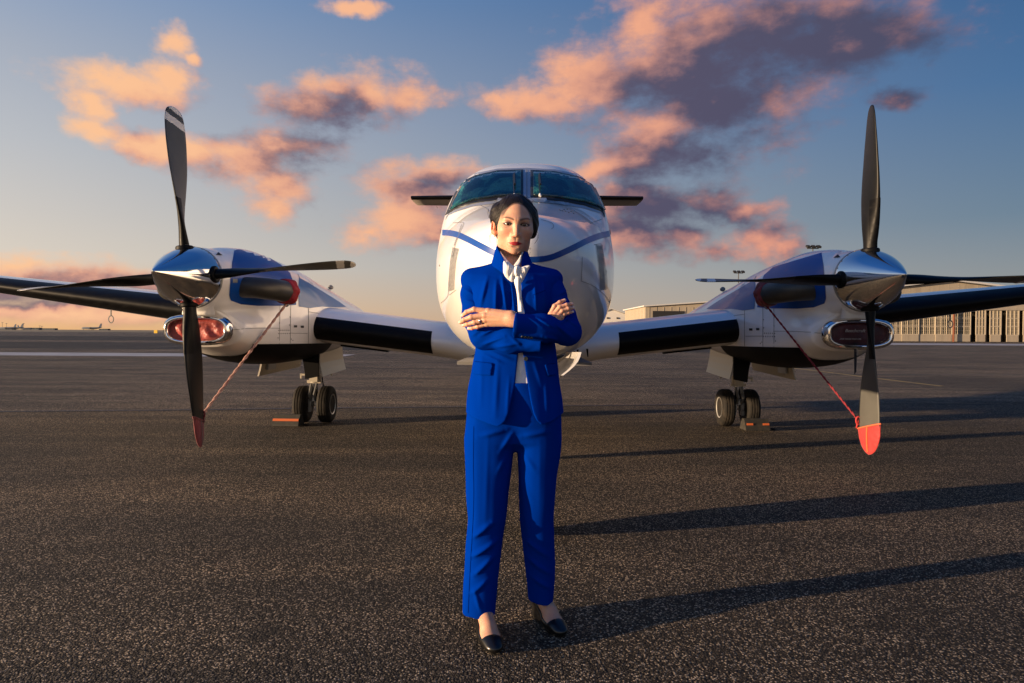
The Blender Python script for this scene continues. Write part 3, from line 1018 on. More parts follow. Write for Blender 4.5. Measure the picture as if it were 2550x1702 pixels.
def wiper(x0, y0, x1, y1):
    pts = []
    for k in range(9):
        u = k / 8
        h, nr = cast(FBVH, x0 + (x1 - x0) * u, y0 + (y1 - y0) * u)
        pts.append(AI @ (h + nr * 0.032))
    b_ = MB().tube(pts, 0.006, 6)
    pts2 = [p + Vector((0.008, -0.004, 0.01)) for p in pts[4:]]
    b_.tube(pts2, 0.008, 6)
    o = b_.obj('wiper', M_GLASS_RUB, fus)
    MB().lathe([(-.010, .008), (0, .011), (.03, .010), (.05, .006)], (pts[1] - pts[0]).normalized(), pts[0], 10).obj('wiper_pivot', M_WHITE, fus)
wiper(1344, 499, 1341.5, 446)
wiper(1281, 499, 1279, 445)

# nose bay louvres and seams
for k in range(8):
    u = k / 7
    ribbon('vent_slot', FBVH, [(1129 + 14 * u, 617 + 3 * u), (1123 + 13 * u, 650 + 4 * u), (1119.5 + 13 * u, 690 + 2 * u), (1118 + 13 * u, 726 - 4 * u)], 0.95, M_GLASS_RUB, fus, 0.0035, 4)
    ribbon('vent_slot', FBVH, [(1484 + 13 * u, 610 + 2 * u), (1490 + 13 * u, 650 + 2 * u), (1493 + 13 * u, 690 + 1 * u), (1494 + 14 * u, 724 - 2 * u)], 1.0, M_SEAM, fus, 0.0035, 4)
for pts_ in ([(1128, 556), (1154, 556), (1148, 575), (1136, 605), (1128, 640)], [(1119, 700), (1117, 733), (1110, 745), (1098, 756)], [(1119, 735), (1137, 722)],
             [(1150, 560), (1131, 613)], [(1479, 610), (1497, 609), (1500, 625), (1506, 660), (1510, 690), (1511, 720)], [(1470, 557), (1500, 546)], [(1346, 548), (1372, 556), (1378, 566), (1372, 572)],
             [(1449, 640), (1447, 690), (1446, 700)], [(1446, 700), (1475, 712), (1505, 735), (1521, 760)], [(1225, 540), (1210, 520), (1190, 510)]):
    ribbon('seam', FBVH, pts_, 0.9, M_SEAM, fus, 0.003, 5)
for (x, y) in [(1095, 662), (1394, 524), (1400, 526), (1404, 523), (1408, 527), (1412, 522), (1416, 530), (1422, 528), (1428, 532)]:
    h, nr = cast(FBVH, x, y)
    if h is not None:
        MB().lathe([(-.002, .006), (.003, .006), (.004, .003)], AI.to_3x3() @ nr, AI @ h, 8).obj('fastener', M_SEAM, fus)
for s in (-1, 1):
    yq = 0.86
    ring_ = [p for p in fus_ring(yq, 200) if p[0] * s > 0]
    p = min(ring_, key=lambda q: abs(q[2] - 1.66))
    MB().lathe([(-.01, .018), (.015, .018), (.02, .012)], (s, 0, 0), p, 12).obj('static_port', M_BLACKP, fus)

# ---- wing
def airfoil(c, t, n=26):
    """points from the trailing edge over the top to the nose and back underneath: (chordwise, up)"""
    up, lo = [], []
    for k in range(n + 1):
        x = 0.5 * (1 - math.cos(PI * k / n))
        yt = 5 * t * (0.2969 * math.sqrt(x) - 0.1260 * x - 0.3516 * x * x + 0.2843 * x ** 3 - 0.1036 * x ** 4)
        cam_ = 0.018 * (2 * .35 * x - x * x) / .1225 if x < .35 else 0.018 * (1 - .7 + .7 * x - x * x) / .4225
        up.append((x * c, (cam_ + yt) * c))
        lo.append((x * c, (cam_ - yt) * c))
    return list(reversed(up)) + lo[1:-1]
def wing_at(x):
    """leading edge y and z, chord, thickness at half span position x"""
    yle = 2.22 if x < 2.6 else 2.22 + (x - 2.6) * 0.115
    z = 1.035 + 0.119 * (x - .965)
    c = 2.25 if x < 2.6 else 2.25 - (x - 2.6) * 0.235
    t = 0.178 if x < 2.6 else 0.178 - (x - 2.6) * 0.0105
    return yle, z, c, t
for s in (-1, 1):
    rings = []
    for x in list(np.linspace(0.3, 2.6, 12)) + list(np.linspace(2.8, 8.2, 20)) + [8.28]:
        yle, z, c, t = wing_at(x)
        if x > 8.25:
            c *= .8; t *= .35; yle += .1
        tw = math.radians(1.5)
        rr = []
        for (a, b_) in airfoil(c, t):
            rr.append((s * x, yle + a, z + b_ - a * math.tan(tw)))
        rings.append(rr)
    v, f = loft(rings)
    if s > 0:
        f = [tuple(reversed(q)) for q in f]
    wing = mesh('wing', v, f, M_WHITE, plane)
    # black inflatable boots on the leading edges
    for (xa, xb, nn) in ((.96, 2.28, 10), (2.98, 7.9, 26)):
        rings = []
        for x in np.linspace(xa, xb, nn):
            yle, z, c, t = wing_at(x)
            pts = airfoil(c, t, 60)
            m0 = 60
            lim = 0.075 if xa < 2 else 0.10
            sel = [i for i in range(len(pts)) if pts[i][0] < (lim * c * (0.55 if (i <= m0 and xa < 2) else 1.0)) ]
            rr = []
            for i in sel:
                a, b_ = pts[i]
                a0, b0 = pts[i - 1]; a1, b1 = pts[(i + 1) % len(pts)]
                tx, tz = a1 - a0, b1 - b0
                ln = math.hypot(tx, tz)
                nx, nz = tz / ln, -tx / ln
                ed = 0.004
                rr.append((s * x, yle + a + nx * ed, z + b_ + nz * ed - a * math.tan(math.radians(1.5))))
            rings.append(rr)
        mn = min(len(r) for r in rings)
        rings = [r[(len(r) - mn) // 2:(len(r) - mn) // 2 + mn] for r in rings]
        v, f = loft(rings, closed=False, cap0=False, cap1=False)
        if s > 0:
            f = [tuple(reversed(q)) for q in f]
        mesh('deicing_boot', v, f, M_BOOT, wing)
    # tie-down ring under the outer wing
    yle, z, c, t = wing_at(4.62)
    ringp = [(s * 4.62, yle + .35 + 0, z - .17 - .045 + .03 * math.sin(a) - .02) if False else (s * 4.62 + .028 * math.cos(a), yle + .32, z - .215 + .04 * math.sin(a)) for a in np.linspace(0, 2 * PI, 17)]
    MB().tube(ringp, 0.006, 6, False).tube([(s * 4.62, yle + .32, z - .17), (s * 4.62, yle + .32, z - .09)], .008, 6).obj('tie_down_ring', M_STEEL, wing)
    # stall strip / small fittings below the inner wing
    yle, z, c, t = wing_at(1.55)
    MB().box((s * 1.75, yle + .45, z - .150), (.26, .03, .012), Matrix.Rotation(-s * .118, 3, 'Y')).obj('wing_drain_fairing', M_BLACKP, wing, False)

# wing root fairing: blends the wing's front edge into the body
for s in (-1, 1):
    rings = []
    for u in np.linspace(0, 1, 9):
        x = .965 - u * .66
        yle, z, c, t = wing_at(x)
        k = u * u
        rr = []
        for (a, b_) in airfoil(c, t * (1 + .35 * k), 20):
            rr.append((s * x, yle - .34 * k + a * (1 + .15 * k), z + b_ - a * math.tan(math.radians(1.5)) - .0 * k + .002))
        rings.append(rr)
    v, f = loft(rings, cap0=False, cap1=False)
    if s < 0:
        f = [tuple(reversed(q)) for q in f]
    mesh('wing_root_fairing', v, f, M_WHITE, plane)

# tail
zt = 4.36
YT = 11.45
rings = []
for x in np.linspace(-2.78, 2.78, 21):
    c = 1.32 - abs(x) * .10
    yle = YT + abs(x) * .06
    rings.append([(x, yle + a, zt + b_) for a, b_ in airfoil(c, .10, 14)])
v, f = loft(rings)
tail = mesh('tailplane', v, [tuple(reversed(q)) for q in f], mat('tail_shade_brown', (0.20, 0.175, 0.15), 0.5), plane)  # brown holds the shade of the underside in the tailplane's colour
rings = []
for x in np.linspace(-2.78, 2.78, 15):
    c = 1.32 - abs(x) * .10
    yle = YT + abs(x) * .06
    pts = airfoil(c, .10, 40)
    rings.append([(x, yle + a - .005 + a * .05, zt + b_ * 1.12) for a, b_ in pts if a < .16])
mn = min(len(r) for r in rings)
rings = [r[(len(r) - mn) // 2:(len(r) - mn) // 2 + mn] for r in rings]
v, f = loft(rings, closed=False, cap0=False, cap1=False)
mesh('deicing_boot', v, [tuple(reversed(q)) for q in f], M_BOOT, tail)
for x in (-2.3, -1.6, 1.6, 2.3):
    MB().tube([(x, YT + 1.25, zt - .01), (x, YT + 1.42, zt - .03)], .006, 5).obj('static_wick', M_SEAM, tail)
rings = []
for u in np.linspace(0, 1, 8):
    z = 2.3 + (zt - 2.3) * u
    c = 2.6 - 1.2 * u
    rings.append([(b_ * .8, 9.5 + u * 1.95 + a, z) for a, b_ in airfoil(c, .09, 14)])
v, f = loft(rings)
mesh('tail_fin', v, f, M_WHITE, plane)

# ---- engine nacelles
NX = 2.615
HUBZ = 1.552
NS = [  # y, upper lobe z rx rz, lower lobe z rx rz, blend
 (.575, 1.552, .240, .240, 1.40, .05, .05, .03), (.655, 1.552, .246, .248, 1.36, .06, .06, .03), (.690, 1.552, .248, .251, 1.142, .246, .108, .03), (.80, 1.552, .252, .256, 1.142, .272, .130, .05), (.95, 1.548, .275, .285, 1.135, .305, .160, .09), (1.20, 1.53, .318, .335, 1.115, .345, .215, .14),
 (1.55, 1.49, .362, .392, 1.10, .385, .258, .18), (2.0, 1.45, .405, .405, 1.095, .42, .285, .2), (2.5, 1.42, .425, .395, 1.10, .425, .285, .2),
 (3.3, 1.36, .415, .365, 1.12, .415, .275, .2), (4.3, 1.34, .36, .27, 1.19, .37, .235, .15), (5.2, 1.36, .25, .15, 1.29, .27, .13, .1), (5.75, 1.40, .08, .05, 1.38, .09, .045, .05)]
def nac_ring(y, n=80, off=0.0):
    uz, ux, ur, lz, lx, lr, k = interp(NS, y)
    zc = .5 * (uz + lz)
    out = []
    for i in range(n):
        a = 2 * PI * i / n
        dx, dz = math.cos(a), math.sin(a)
        def g(r):
            x, z = dx * r, zc + dz * r
            d1 = (math.hypot(x / ux, (z - uz) / ur) - 1) * min(ux, ur)
            e_ = 2.6
            d2 = ((abs(x / lx) ** e_ + abs((z - lz) / lr) ** e_) ** (1 / e_) - 1) * min(lx, lr)
            h = max(k - abs(d1 - d2), 0) / k
            return min(d1, d2) - h * h * k * .25
        lo, hi = 0.0, 1.2
        # march outwards so that the first crossing counts
        r = 0.0
        st = .02
        while r < 1.2 and not (g(r) <= 0 and g(r + st) > 0):
            r += st
        lo, hi = r, r + st
        for _ in range(18):
            m_ = (lo + hi) / 2
            if g(m_) <= 0: lo = m_
            else: hi = m_
        out.append((dx * (lo + off), y, zc + dz * (lo + off)))
    return out
nys = list(np.concatenate([np.array([.575, .60, .63, .652, .66, .67, .68, .69, .71]), np.linspace(.75, 1.2, 12), np.linspace(1.26, 2.5, 20), np.linspace(2.65, 5.75, 22)]))
NR = [nac_ring(y) for y in nys]
NRB = [nac_ring(y, off=.004) for y in nys]
lip_in, lip_out = [], []
def oval(rx, rz, n=48, e=2.9):
    r = []
    for k in range(n):
        a = 2 * PI * k / n
        c, s = math.cos(a), math.sin(a)
        r.append((rx * math.copysign(abs(c) ** (2 / e), c), rz * math.copysign(abs(s) ** (2 / e), s)))
    return r
LIPZ = 1.142
spin_prof = [(0, .003), (.008, .012), (.03, .027), (.08, .056), (.16, .100), (.25, .145), (.34, .184), (.42, .211), (.49, .230), (.535, .239), (.556, .2405), (.56, .235)]

def blade_mesh(cx, ang, parent, hub_y=.485):
    """one feathered blade; ang is measured from straight up, clockwise as the camera sees it"""
    rad = Vector((math.sin(ang), 0, math.cos(ang)))
    tan = Vector((math.cos(ang), 0, -math.sin(ang)))
    fw = Vector((0, -1, 0))
    hub = Vector((cx, hub_y, HUBZ))
    TB = [(.17, .10, .085, -34), (.26, .105, .07, -33), (.36, .135, .052, -28), (.50, .185, .036, -16), (.66, .235, .028, -6), (.85, .262, .022, 2), (1.0, .258, .018, 6), (1.12, .242, .015, 9), (1.22, .215, .012, 11), (1.275, .170, .010, 12), (1.30, .115, .008, 12), (1.312, .05, .006, 12)]
    rows = []
    rs = list(np.linspace(.17, 1.10, 27)) + list(np.linspace(1.105, 1.312, 42))
    ns = 13
    for r in rs:
        ch, th, tau = interp(TB, r)
        tau = math.radians(tau)
        nrm = tan * math.cos(tau) + fw * math.sin(tau)
        cd = nrm.cross(rad).normalized()
        if cd.dot(fw) < 0:
            cd = -cd
        row = []
        rnd = max(0, min(1, (r - .2) / .25))
        # face side
        for k in range(ns):
            u = k / (ns - 1)                    # leading to trailing
            x = (.5 - u)
            full = math.sqrt(max(1 - (2 * x) ** 2, 0))
            thin = .30 * full
            row.append(hub + rad * r + cd * (x * ch) + nrm * (th * (.5 * full * (1 - rnd) + thin * rnd)))
        for k in range(1, ns - 1):
            u = 1 - k / (ns - 1)
            x = (.5 - u)
            full = math.sqrt(max(1 - (2 * x) ** 2, 0))
            cam_ = .72 * full * (1 + .3 * x)
            row.append(hub + rad * r + cd * (x * ch) - nrm * (th * (.5 * full * (1 - rnd) + cam_ * rnd)))
        rows.append(row)
    v, f = loft(rows)
    n = len(rows[0])
    me_m = []
    for q in f:
        if len(q) > 4:
            me_m.append(0)
            continue
        i, k = q[0] // n, min(q[0] % n, q[1] % n)
        r = .5 * (rs[i] + rs[min(i + 1, len(rs) - 1)])
        face = (q[0] % n) < ns - 1 and (q[1] % n) <= ns - 1
        if face:
            # white bands near the tip, slanted a little
            uu = (q[0] % n) / (ns - 1)
            rb = r + (uu - .5) * .05
            me_m.append(2 if (rb > 1.272 or 1.165 < rb < 1.225) else 0)
        else:
            me_m.append(1)
    o = mesh('blade', v, f, [M_FACE, M_CAMBER, M_TIPW], parent)
    for p_, mi in zip(o.data.polygons, me_m):
        p_.material_index = mi
    bm = bmesh.new(); bm.from_mesh(o.data); bmesh.ops.recalc_face_normals(bm, faces=bm.faces); bm.to_mesh(o.data); bm.free()
    # rubber heater strip on the inboard leading edge
    rows2 = []
    for i, r in enumerate(rs):
        if .22 < r < .60:
            c = sum((Vector(p) for p in rows[i]), Vector()) / n
            idx = [n - 5, n - 4, n - 3, n - 2, n - 1, 0, 1, 2, 3, 4, 5]
            rows2.append([c + (Vector(rows[i][j]) - c) * (1.0 + .035 * min(1, 4 * (1 - abs(q_ - 5) / 5.01))) for q_, j in enumerate(idx)])
    v, f = loft(rows2, closed=False, cap0=False, cap1=False)
    mesh('heater_boot', v, f, M_BOOT, parent)
    MB().lathe([(.19, .070), (.230, .066), (.237, .058)], rad, hub, 20).obj('blade_cuff', M_BLACKP, parent)

def tri_patch_rows(rows, f0):
    pass
nacs = {}
for s, rotdeg in ((-1, -4.6), (1, -.4)):
    cx = s * NX
    nac = empty('engine_nacelle', (cx, 0, 0))
    nac.parent = plane
    tag(nac, 'left engine nacelle, sunlit' if s < 0 else 'right engine nacelle, in shade')
    v, f = loft([[(p[0], p[1], p[2]) for p in r] for r in NR])
    cowl = mesh('cowling', v, [tuple(reversed(q)) for q in f], M_WHITE, nac)
    nacs[s] = (nac, BVHTree.FromPolygons([A @ (Vector(p) + Vector((cx, 0, 0))) for p in v], f))
    # black lower cowling, cut off level along the sides
    bm = bmesh.new()
    v2, f2 = loft(NRB, cap0=False, cap1=False)
    bv_ = [bm.verts.new(p) for p in v2]
    for q in f2:
        bm.faces.new([bv_[i] for i in reversed(q)])
    for co_, no_ in (((0, 0, 1.035), (0, 0.012, 1)), ((0, 1.03, 1.03), (0, -1, -.9)), ((0, 3.0, 1.03), (0, 1, -.35))):
        bmesh.ops.bisect_plane(bm, geom=bm.verts[:] + bm.edges[:] + bm.faces[:], plane_co=co_, plane_no=no_, clear_outer=True)
    me = bpy.data.meshes.new('belly_black')
    bm.to_mesh(me); bm.free()
    me.materials.append(M_BLACKP)
    me.shade_smooth()
    link(bpy.data.objects.new('belly_black', me), nac)
    # spinner and blades
    MB().lathe([(h, r) for h, r in spin_prof], (0, 1, 0), (0, 0, HUBZ), 64).obj('spinner', M_CHROME, nac, True, 60)
    MB().lathe([(.559, .236), (.562, .243), (.570, .243), (.574, .236)], (0, 1, 0), (0, 0, HUBZ), 64).obj('spinner_backplate', M_STEEL, nac)
    for k in range(24):
        a = 2 * PI * (k + .5) / 24
        MB().lathe([(0, .005), (.003, .005), (.004, .003)], (math.cos(a), 0, math.sin(a)), (math.cos(a) * .2385, .538, HUBZ + math.sin(a) * .2385), 6).obj('fastener', M_SEAM, nac)
    prop = empty('propeller', (0, 0, 0))
    prop.parent = nac
    for k in range(4):
        blade_mesh(0, math.radians(rotdeg) + k * PI / 2, prop)
    # intake lip with dark throat
    prof = [(.72, 1.00, 1.00), (.68, 1.045, 1.075), (.64, 1.03, 1.06), (.617, .97, .95), (.61, .92, .86), (.615, .87, .77), (.635, .845, .725), (.70, .835, .71)]
    base = oval(.262, .118)
    rings = [[(x * a, y, LIPZ + z * b_) for x, z in base] for y, a, b_ in prof]
    v, f = loft(rings, cap0=False, cap1=True)
    mesh('intake_lip', v, [tuple(reversed(q)) for q in f], [M_CHROME], nac)
    # exhaust stacks both sides
    for e_ in (-1, 1):
        path = smooth_path([(e_ * .20, .93, 1.50), (e_ * .32, .95, 1.50), (e_ * .41, 1.01, 1.495), (e_ * .462, 1.10, 1.49), (e_ * .498, 1.27, 1.485)], 5)
        rr = list(np.linspace(.085, .096, len(path)))
        st = MB().tube(path, rr, 24, False)
        inner = list(reversed(path[-3:]))
        st.tube(inner, [rr[-1] * .94] * 3, 24, True)
        st.obj('exhaust_stack', M_STACK, nac)
    # cowling details on the inboard side are laid where they are seen
    ib = -s                                   # inboard direction
    # nacelle top scoop, rear lamp
    MB().lathe([(0, .002), (.012, .022), (.05, .030), (.09, .024), (.12, .004)], (0, 1, 0), (ib * .20, 3.62, 1.68), 12).obj('marker_lamp', M_SEAM, nac)
    # gear leg
    gear = empty('main_landing_gear', (0, 3.70, 0))
    gear.parent = nac
    MB().tube([(0, 0, .95), (0, 0, .60)], .055, 14).tube([(0, 0, .62), (0, 0, .50)], .072, 14).box((0, -.05, .56), (.05, .03, .05)).box((0, -.03, .51), (.085, .03, .018)).obj('upper_leg', M_CREAMP, gear)
    MB().tube([(0, 0, .52), (0, 0, .22)], .036, 14).obj('piston', M_CHROME, gear)
    tl = MB()
    for q in (-1, 1):
        tl.tube([(q * .035, -.04, .48), (q * .03, -.13, .36), (q * .028, -.04, .24)], [.016, .02, .016], 8)
        tl.box((q * .045, -.05, .25), (.018, .03, .045))
        tl.box((q * .05, -.045, .17), (.016, .035, .03))
    tl.box((0, -.03, .30), (.05, .05, .03)).tube([(-.17, 0, .2285), (.17, 0, .2285)], .028, 10)
    tl.obj('torque_link', M_STEEL, gear)
    MB().tube([(.06, .05, .62), (.085, .06, .45), (.07, .05, .28)], .008, 6).obj('brake_line', M_BLACKP, gear)
    for q in (-1, 1):
        wx = q * .148
        T = [(-.070, .125), (-.078, .15), (-.080, .175), (-.072, .205), (-.058, .221), (-.040, .2265), (-.036, .221), (-.030, .221), (-.026, .228), (-.008, .2285), (-.004, .222), (.004, .222), (.008, .2285), (.026, .228), (.030, .221), (.036, .221), (.040, .2265), (.058, .221), (.072, .205), (.080, .175), (.078, .15), (.070, .125)]
        MB().lathe(T, (1, 0, 0), (wx, 0, .2285), 48).obj('tyre', M_TYRE, gear, True, 50)
        Rm = [(.035, .02), (.058, .03), (.060, .045), (.040, .05), (.036, .085), (.060, .105), (.074, .118), (.076, .128), (.05, .128)]
        MB().lathe([(h, r) for h, r in Rm], (q, 0, 0), (wx, 0, .2285), 36).obj('rim', M_RIM, gear, True, 40)
        for kk in range(8):
            a = 2 * PI * kk / 8
            MB().lathe([(.040, .012), (.052, .012), (.054, .006)], (q, 0, 0), (wx, math.cos(a) * .068, .2285 + math.sin(a) * .068), 8).obj('rim_bolt', M_STEEL, gear)
    # doors hanging open on both sides of the wheel bay
    def door(name, xs, y0, y1, z0f, z0b, zt_, m, out):
        rows = []
        for u in np.linspace(0, 1, 8):
            y = y0 + (y1 - y0) * u
            zb = z0f + (z0b - z0f) * u
            rows.append([(xs + out * .05 * (1 - w_) ** 2, y, zb + (zt_ - zb) * w_) for w_ in np.linspace(0, 1, 6)])
        outer = rows
        v = [p for r in outer for p in r]
        nb_ = len(v)
        v += [(p[0] - out * .018, p[1], p[2]) for p in v]
        f = []
        for i in range(7):
            for k in range(5):
                a = i * 6 + k
                f.append((a, a + 1, a + 7, a + 6)); f.append((nb_ + a, nb_ + a + 6, nb_ + a + 7, nb_ + a + 1))
        for i in range(7):
            f.append((i * 6, (i + 1) * 6, nb_ + (i + 1) * 6, nb_ + i * 6))
            f.append((i * 6 + 5, nb_ + i * 6 + 5, nb_ + (i + 1) * 6 + 5, (i + 1) * 6 + 5))
        for k in range(5):
            f.append((k, nb_ + k, nb_ + k + 1, k + 1)); f.append((42 + k, 43 + k, nb_ + 43 + k, nb_ + 42 + k))
        return mesh(name, v, f, m, gear, False)
    door('gear_door', -ib * .34, -.85, .55, .625, .66, .95, M_CREAMP, -ib)
    MB().box((-ib * .325, -.60, .76), (.012, .12, .07)).obj('door_stiffener', M_STEEL, gear, False)
    door('gear_door', ib * .31, -.88, .10, .63, .66, 1.0, mat('grey_door_paint', (.36, .34, .31), .4, coat=.4), ib)
    fp = MB()
    pl_ = [(.17, .60), (.315, .63), (.325, .92), (.30, 1.02), (-.02, 1.02), (.08, .93), (.135, .84), (.155, .74)]
    fp.add([(ib * a, -.905, b_) for a, b_ in pl_] + [(ib * a, -.87, b_) for a, b_ in pl_],
           [tuple(range(8)), tuple(reversed(range(8, 16)))] + [(i, i + 8, (i + 1) % 8 + 8, (i + 1) % 8) for i in range(8)])
    fp.obj('door_front_plate', M_BLACKP, gear, False)
    MB().box((ib * .145, -.88, .65), (.03, .012, .010)).box((ib * .115, -.88, .635), (.008, .012, .028)).obj('door_hook', M_CREAMP, gear, False)
    MB().box((ib * .32, -.4, .635), (.008, .012, .028)).obj('door_hook', M_CREAMP, gear, False)

NL, NRT = nacs[-1], nacs[1]
# navy panel round the exhaust, seams, vents on the inboard sides
def both(ptsL):
    """left pixels to right pixels through the airplane's plane of symmetry, by casting and mirroring"""
    out = []
    for (x, y) in ptsL:
        h, _ = cast(NL[1], x, y)
        if h is None:
            continue
        l = AI @ h
        p = A @ Vector((-l.x, l.y, l.z))
        d = p - EYE
        k = d.dot(_F)
        out.append((W0 / 2 + FPX * d.dot(CR) / k, H0 / 2 - FPX * d.dot(CU) / k))
    return out if len(out) > 1 or len(ptsL) == 1 and out else None
navy = [(583, 625), (600, 620), (628, 624), (664, 639), (700, 661), (722, 681), (735, 720), (737, 760), (700, 762), (640, 762), (600, 758), (574, 748), (570, 735), (573, 700), (578, 655)]
for pts_, side in ((navy, NL), (both(navy), NRT)):
    if pts_:
        patch('blue_panel', side[1], pts_, M_NBLUE, side[0], 0.004, step=8, curve=False)
M_SKYB = mat('sky_reflection_blue', (0.010, 0.115, 0.33), 0.35, coat=0.15, spec=0.3)  # blue of the sky mirrored in the white cowling, put into the colour
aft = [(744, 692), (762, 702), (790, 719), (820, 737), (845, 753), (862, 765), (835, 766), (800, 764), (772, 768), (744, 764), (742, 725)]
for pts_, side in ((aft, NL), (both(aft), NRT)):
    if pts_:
        patch('aft_sky_reflection', side[1], pts_, M_SKYB, side[0], 0.004, step=7)
for pts_ in ([(697, 730), (695, 860)], [(724, 726), (722, 858)], [(697, 818), (640, 818), (575, 822)], [(724, 830), (765, 831)], [(767, 690), (768, 775), (767, 856)], [(768, 777), (800, 782)],
             [(741, 683), (757, 715), (768, 750)], [(575, 692), (555, 692)]):
    for q_, side in ((pts_, NL), (both(pts_), NRT)):
        if q_:
            ribbon('seam', side[1], q_, .9, M_SEAMD, side[0], 0.003, 6)
for (x, y) in [(735, 813), (752, 814)]:
    for q_, side in (([(x - 4, y - 2.5), (x + 4, y - 2.5), (x + 4, y + 3), (x - 4, y + 3)], NL),):
        patch('vent_slot', side[1], q_, M_GLASS_RUB, side[0], 0.004, step=4)
        b2 = both(q_)
        if b2:
            patch('vent_slot', NRT[1], b2, M_GLASS_RUB, NRT[0], 0.004, step=4)
for (x, y) in [(694 + 5 * k, 823) for k in range(6)] + [(694 + 5.5 * k, 831) for k in range(6)] + [(697, 745), (696, 785), (696, 805), (722, 790), (721, 810), (692, 842), (725, 845), (729, 848)]:
    for q_, side in (((x, y), NL), ((both([(x, y)]) or [None])[0], NRT)):
        if q_:
            h, nr = cast(side[1], *q_)
            if h is not None:
                q0 = AI @ h - Vector(side[0].location)
                MB().lathe([(-.002, .005), (.003, .005), (.004, .003)], AI.to_3x3() @ nr, q0, 6).obj('fastener', M_SEAMD, side[0])
tri = [(537, 636), (543, 629), (554, 637)]
for q_, side in ((tri, NL), (both(tri), NRT)):
    if q_:
        patch('warning_mark', side[1], q_, M_BLACKP, side[0], 0.004, step=3)
q_ = [(578, 695), (590, 695), (590, 705), (578, 705)]
patch('latch', NL[1], q_, M_STEEL, NL[0], 0.006, step=4)

# nacelle children were given in airplane coordinates: shift those laid by pixel into the nacelle frame
for side in (NL, NRT):
    for ch in side[0].children:
        if ch.name.split('.')[0] in ('blue_panel', 'aft_sky_reflection', 'seam', 'vent_slot', 'warning_mark', 'latch'):
            dx = side[0].location.x
            for vtx in ch.data.vertices:
                vtx.co.x -= dx

# ---- nose gear
ng = empty('nose_landing_gear', (.045, -.91, 0))
ng.parent = plane
MB().tube([(0, .06, 1.06), (0, .02, .62)], .05, 14).tube([(0, .02, .64), (0, .02, .52)], .062, 14).obj('upper_leg', M_CREAMP, ng)
MB().tube([(0, .02, .54), (0, 0, .34)], .034, 12).obj('piston', M_CHROME, ng)
fk = MB()
for q in (1,):
    fk.tube([(q * .03, .01, .40), (q * .068, 0, .46), (q * .076, 0, .24)], .018, 8)
fk.tube([(-.05, 0, .235), (.08, 0, .235)], .02, 8).obj('fork', M_STEEL, ng)
MB().lathe([(-.050, .12), (-.058, .16), (-.051, .21), (-.034, .233), (.034, .233), (.051, .21), (.058, .16), (.050, .12)], (1, 0, 0), (0, 0, .235), 40).obj('tyre', M_TYRE, ng)
for q in (-1, 1):
    MB().lathe([(.02, .02), (.04, .03), (.025, .06), (.04, .10), (.055, .122), (.04, .122)], (q, 0, 0), (0, 0, .235), 30).obj('rim', M_RIM, ng)
for q in (-1, 1):
    rows = []
    for u in np.linspace(0, 1, 12):
        y = -.42 + 1.05 * u
        dep = .07 * math.sin(PI * min(1, u * 1.15 + .12)) ** .5 if u * 1.15 + .12 < 1 else .0
        zt_, zb = 1.04 - .03 * u, .965 - max(dep, .02)
        rows.append([(q * (.155 + .09 * w_ + .02 * math.sin(PI * w_)), y, zb + (zt_ - zb) * w_) for w_ in np.linspace(0, 1, 6)])
    v = [p for r in rows for p in r]
    nb_ = len(v)
    v += [(p[0] - q * .014, p[1], p[2]) for p in v]
    f = []
    for i in range(11):
        for k in range(5):
            a = i * 6 + k
            f.append((a, a + 1, a + 7, a + 6)); f.append((nb_ + a, nb_ + a + 6, nb_ + a + 7, nb_ + a + 1))
        f.append((i * 6, (i + 1) * 6, nb_ + (i + 1) * 6, nb_ + i * 6)); f.append((i * 6 + 5, nb_ + i * 6 + 5, nb_ + (i + 1) * 6 + 5, (i + 1) * 6 + 5))
    for k in range(5):
        f.append((k, nb_ + k, nb_ + k + 1, k + 1)); f.append((66 + k, 67 + k, nb_ + 67 + k, nb_ + 66 + k))
    mesh('gear_door', v, f, M_WHITE, ng, False)
MB().tube([(.09, .1, 1.0), (.12, .1, .86)], .02, 8).box((.06, .12, .9), (.03, .03, .05)).obj('door_linkage', M_CREAMP, ng)
# antennas below the belly
for (px, py0, py1, D, ww) in ((1455, 872, 896, 7.2, .05), (1438, 876, 890, 6.6, .012), (1462, 874, 889, 6.8, .012), (1430, 880, 889, 6.2, .01), (1270, 860, 885, 7.0, .04)):
    a, b_ = L(px, py0, D), L(px + 2, py1, D)
    v = [a + Vector((-.01, -ww, .02)), a + Vector((.01, -ww, .02)), a + Vector((.01, ww, .02)), a + Vector((-.01, ww, .02)), b_ + Vector((-.005, 0, 0)), b_ + Vector((.005, 0, 0)), b_ + Vector((.005, ww * 1.2, 0)), b_ + Vector((-.005, ww * 1.2, 0))]
    mesh('blade_antenna', v, [(0, 1, 5, 4), (1, 2, 6, 5), (2, 3, 7, 6), (3, 0, 4, 7), (4, 5, 6, 7), (3, 2, 1, 0)], M_WHITE if ww > .03 else M_BLACKP, fus, False)
MB().box((0, 1.6, .905), (.5, 1.3, .012)).obj('belly_seam', M_SEAM, fus, False)

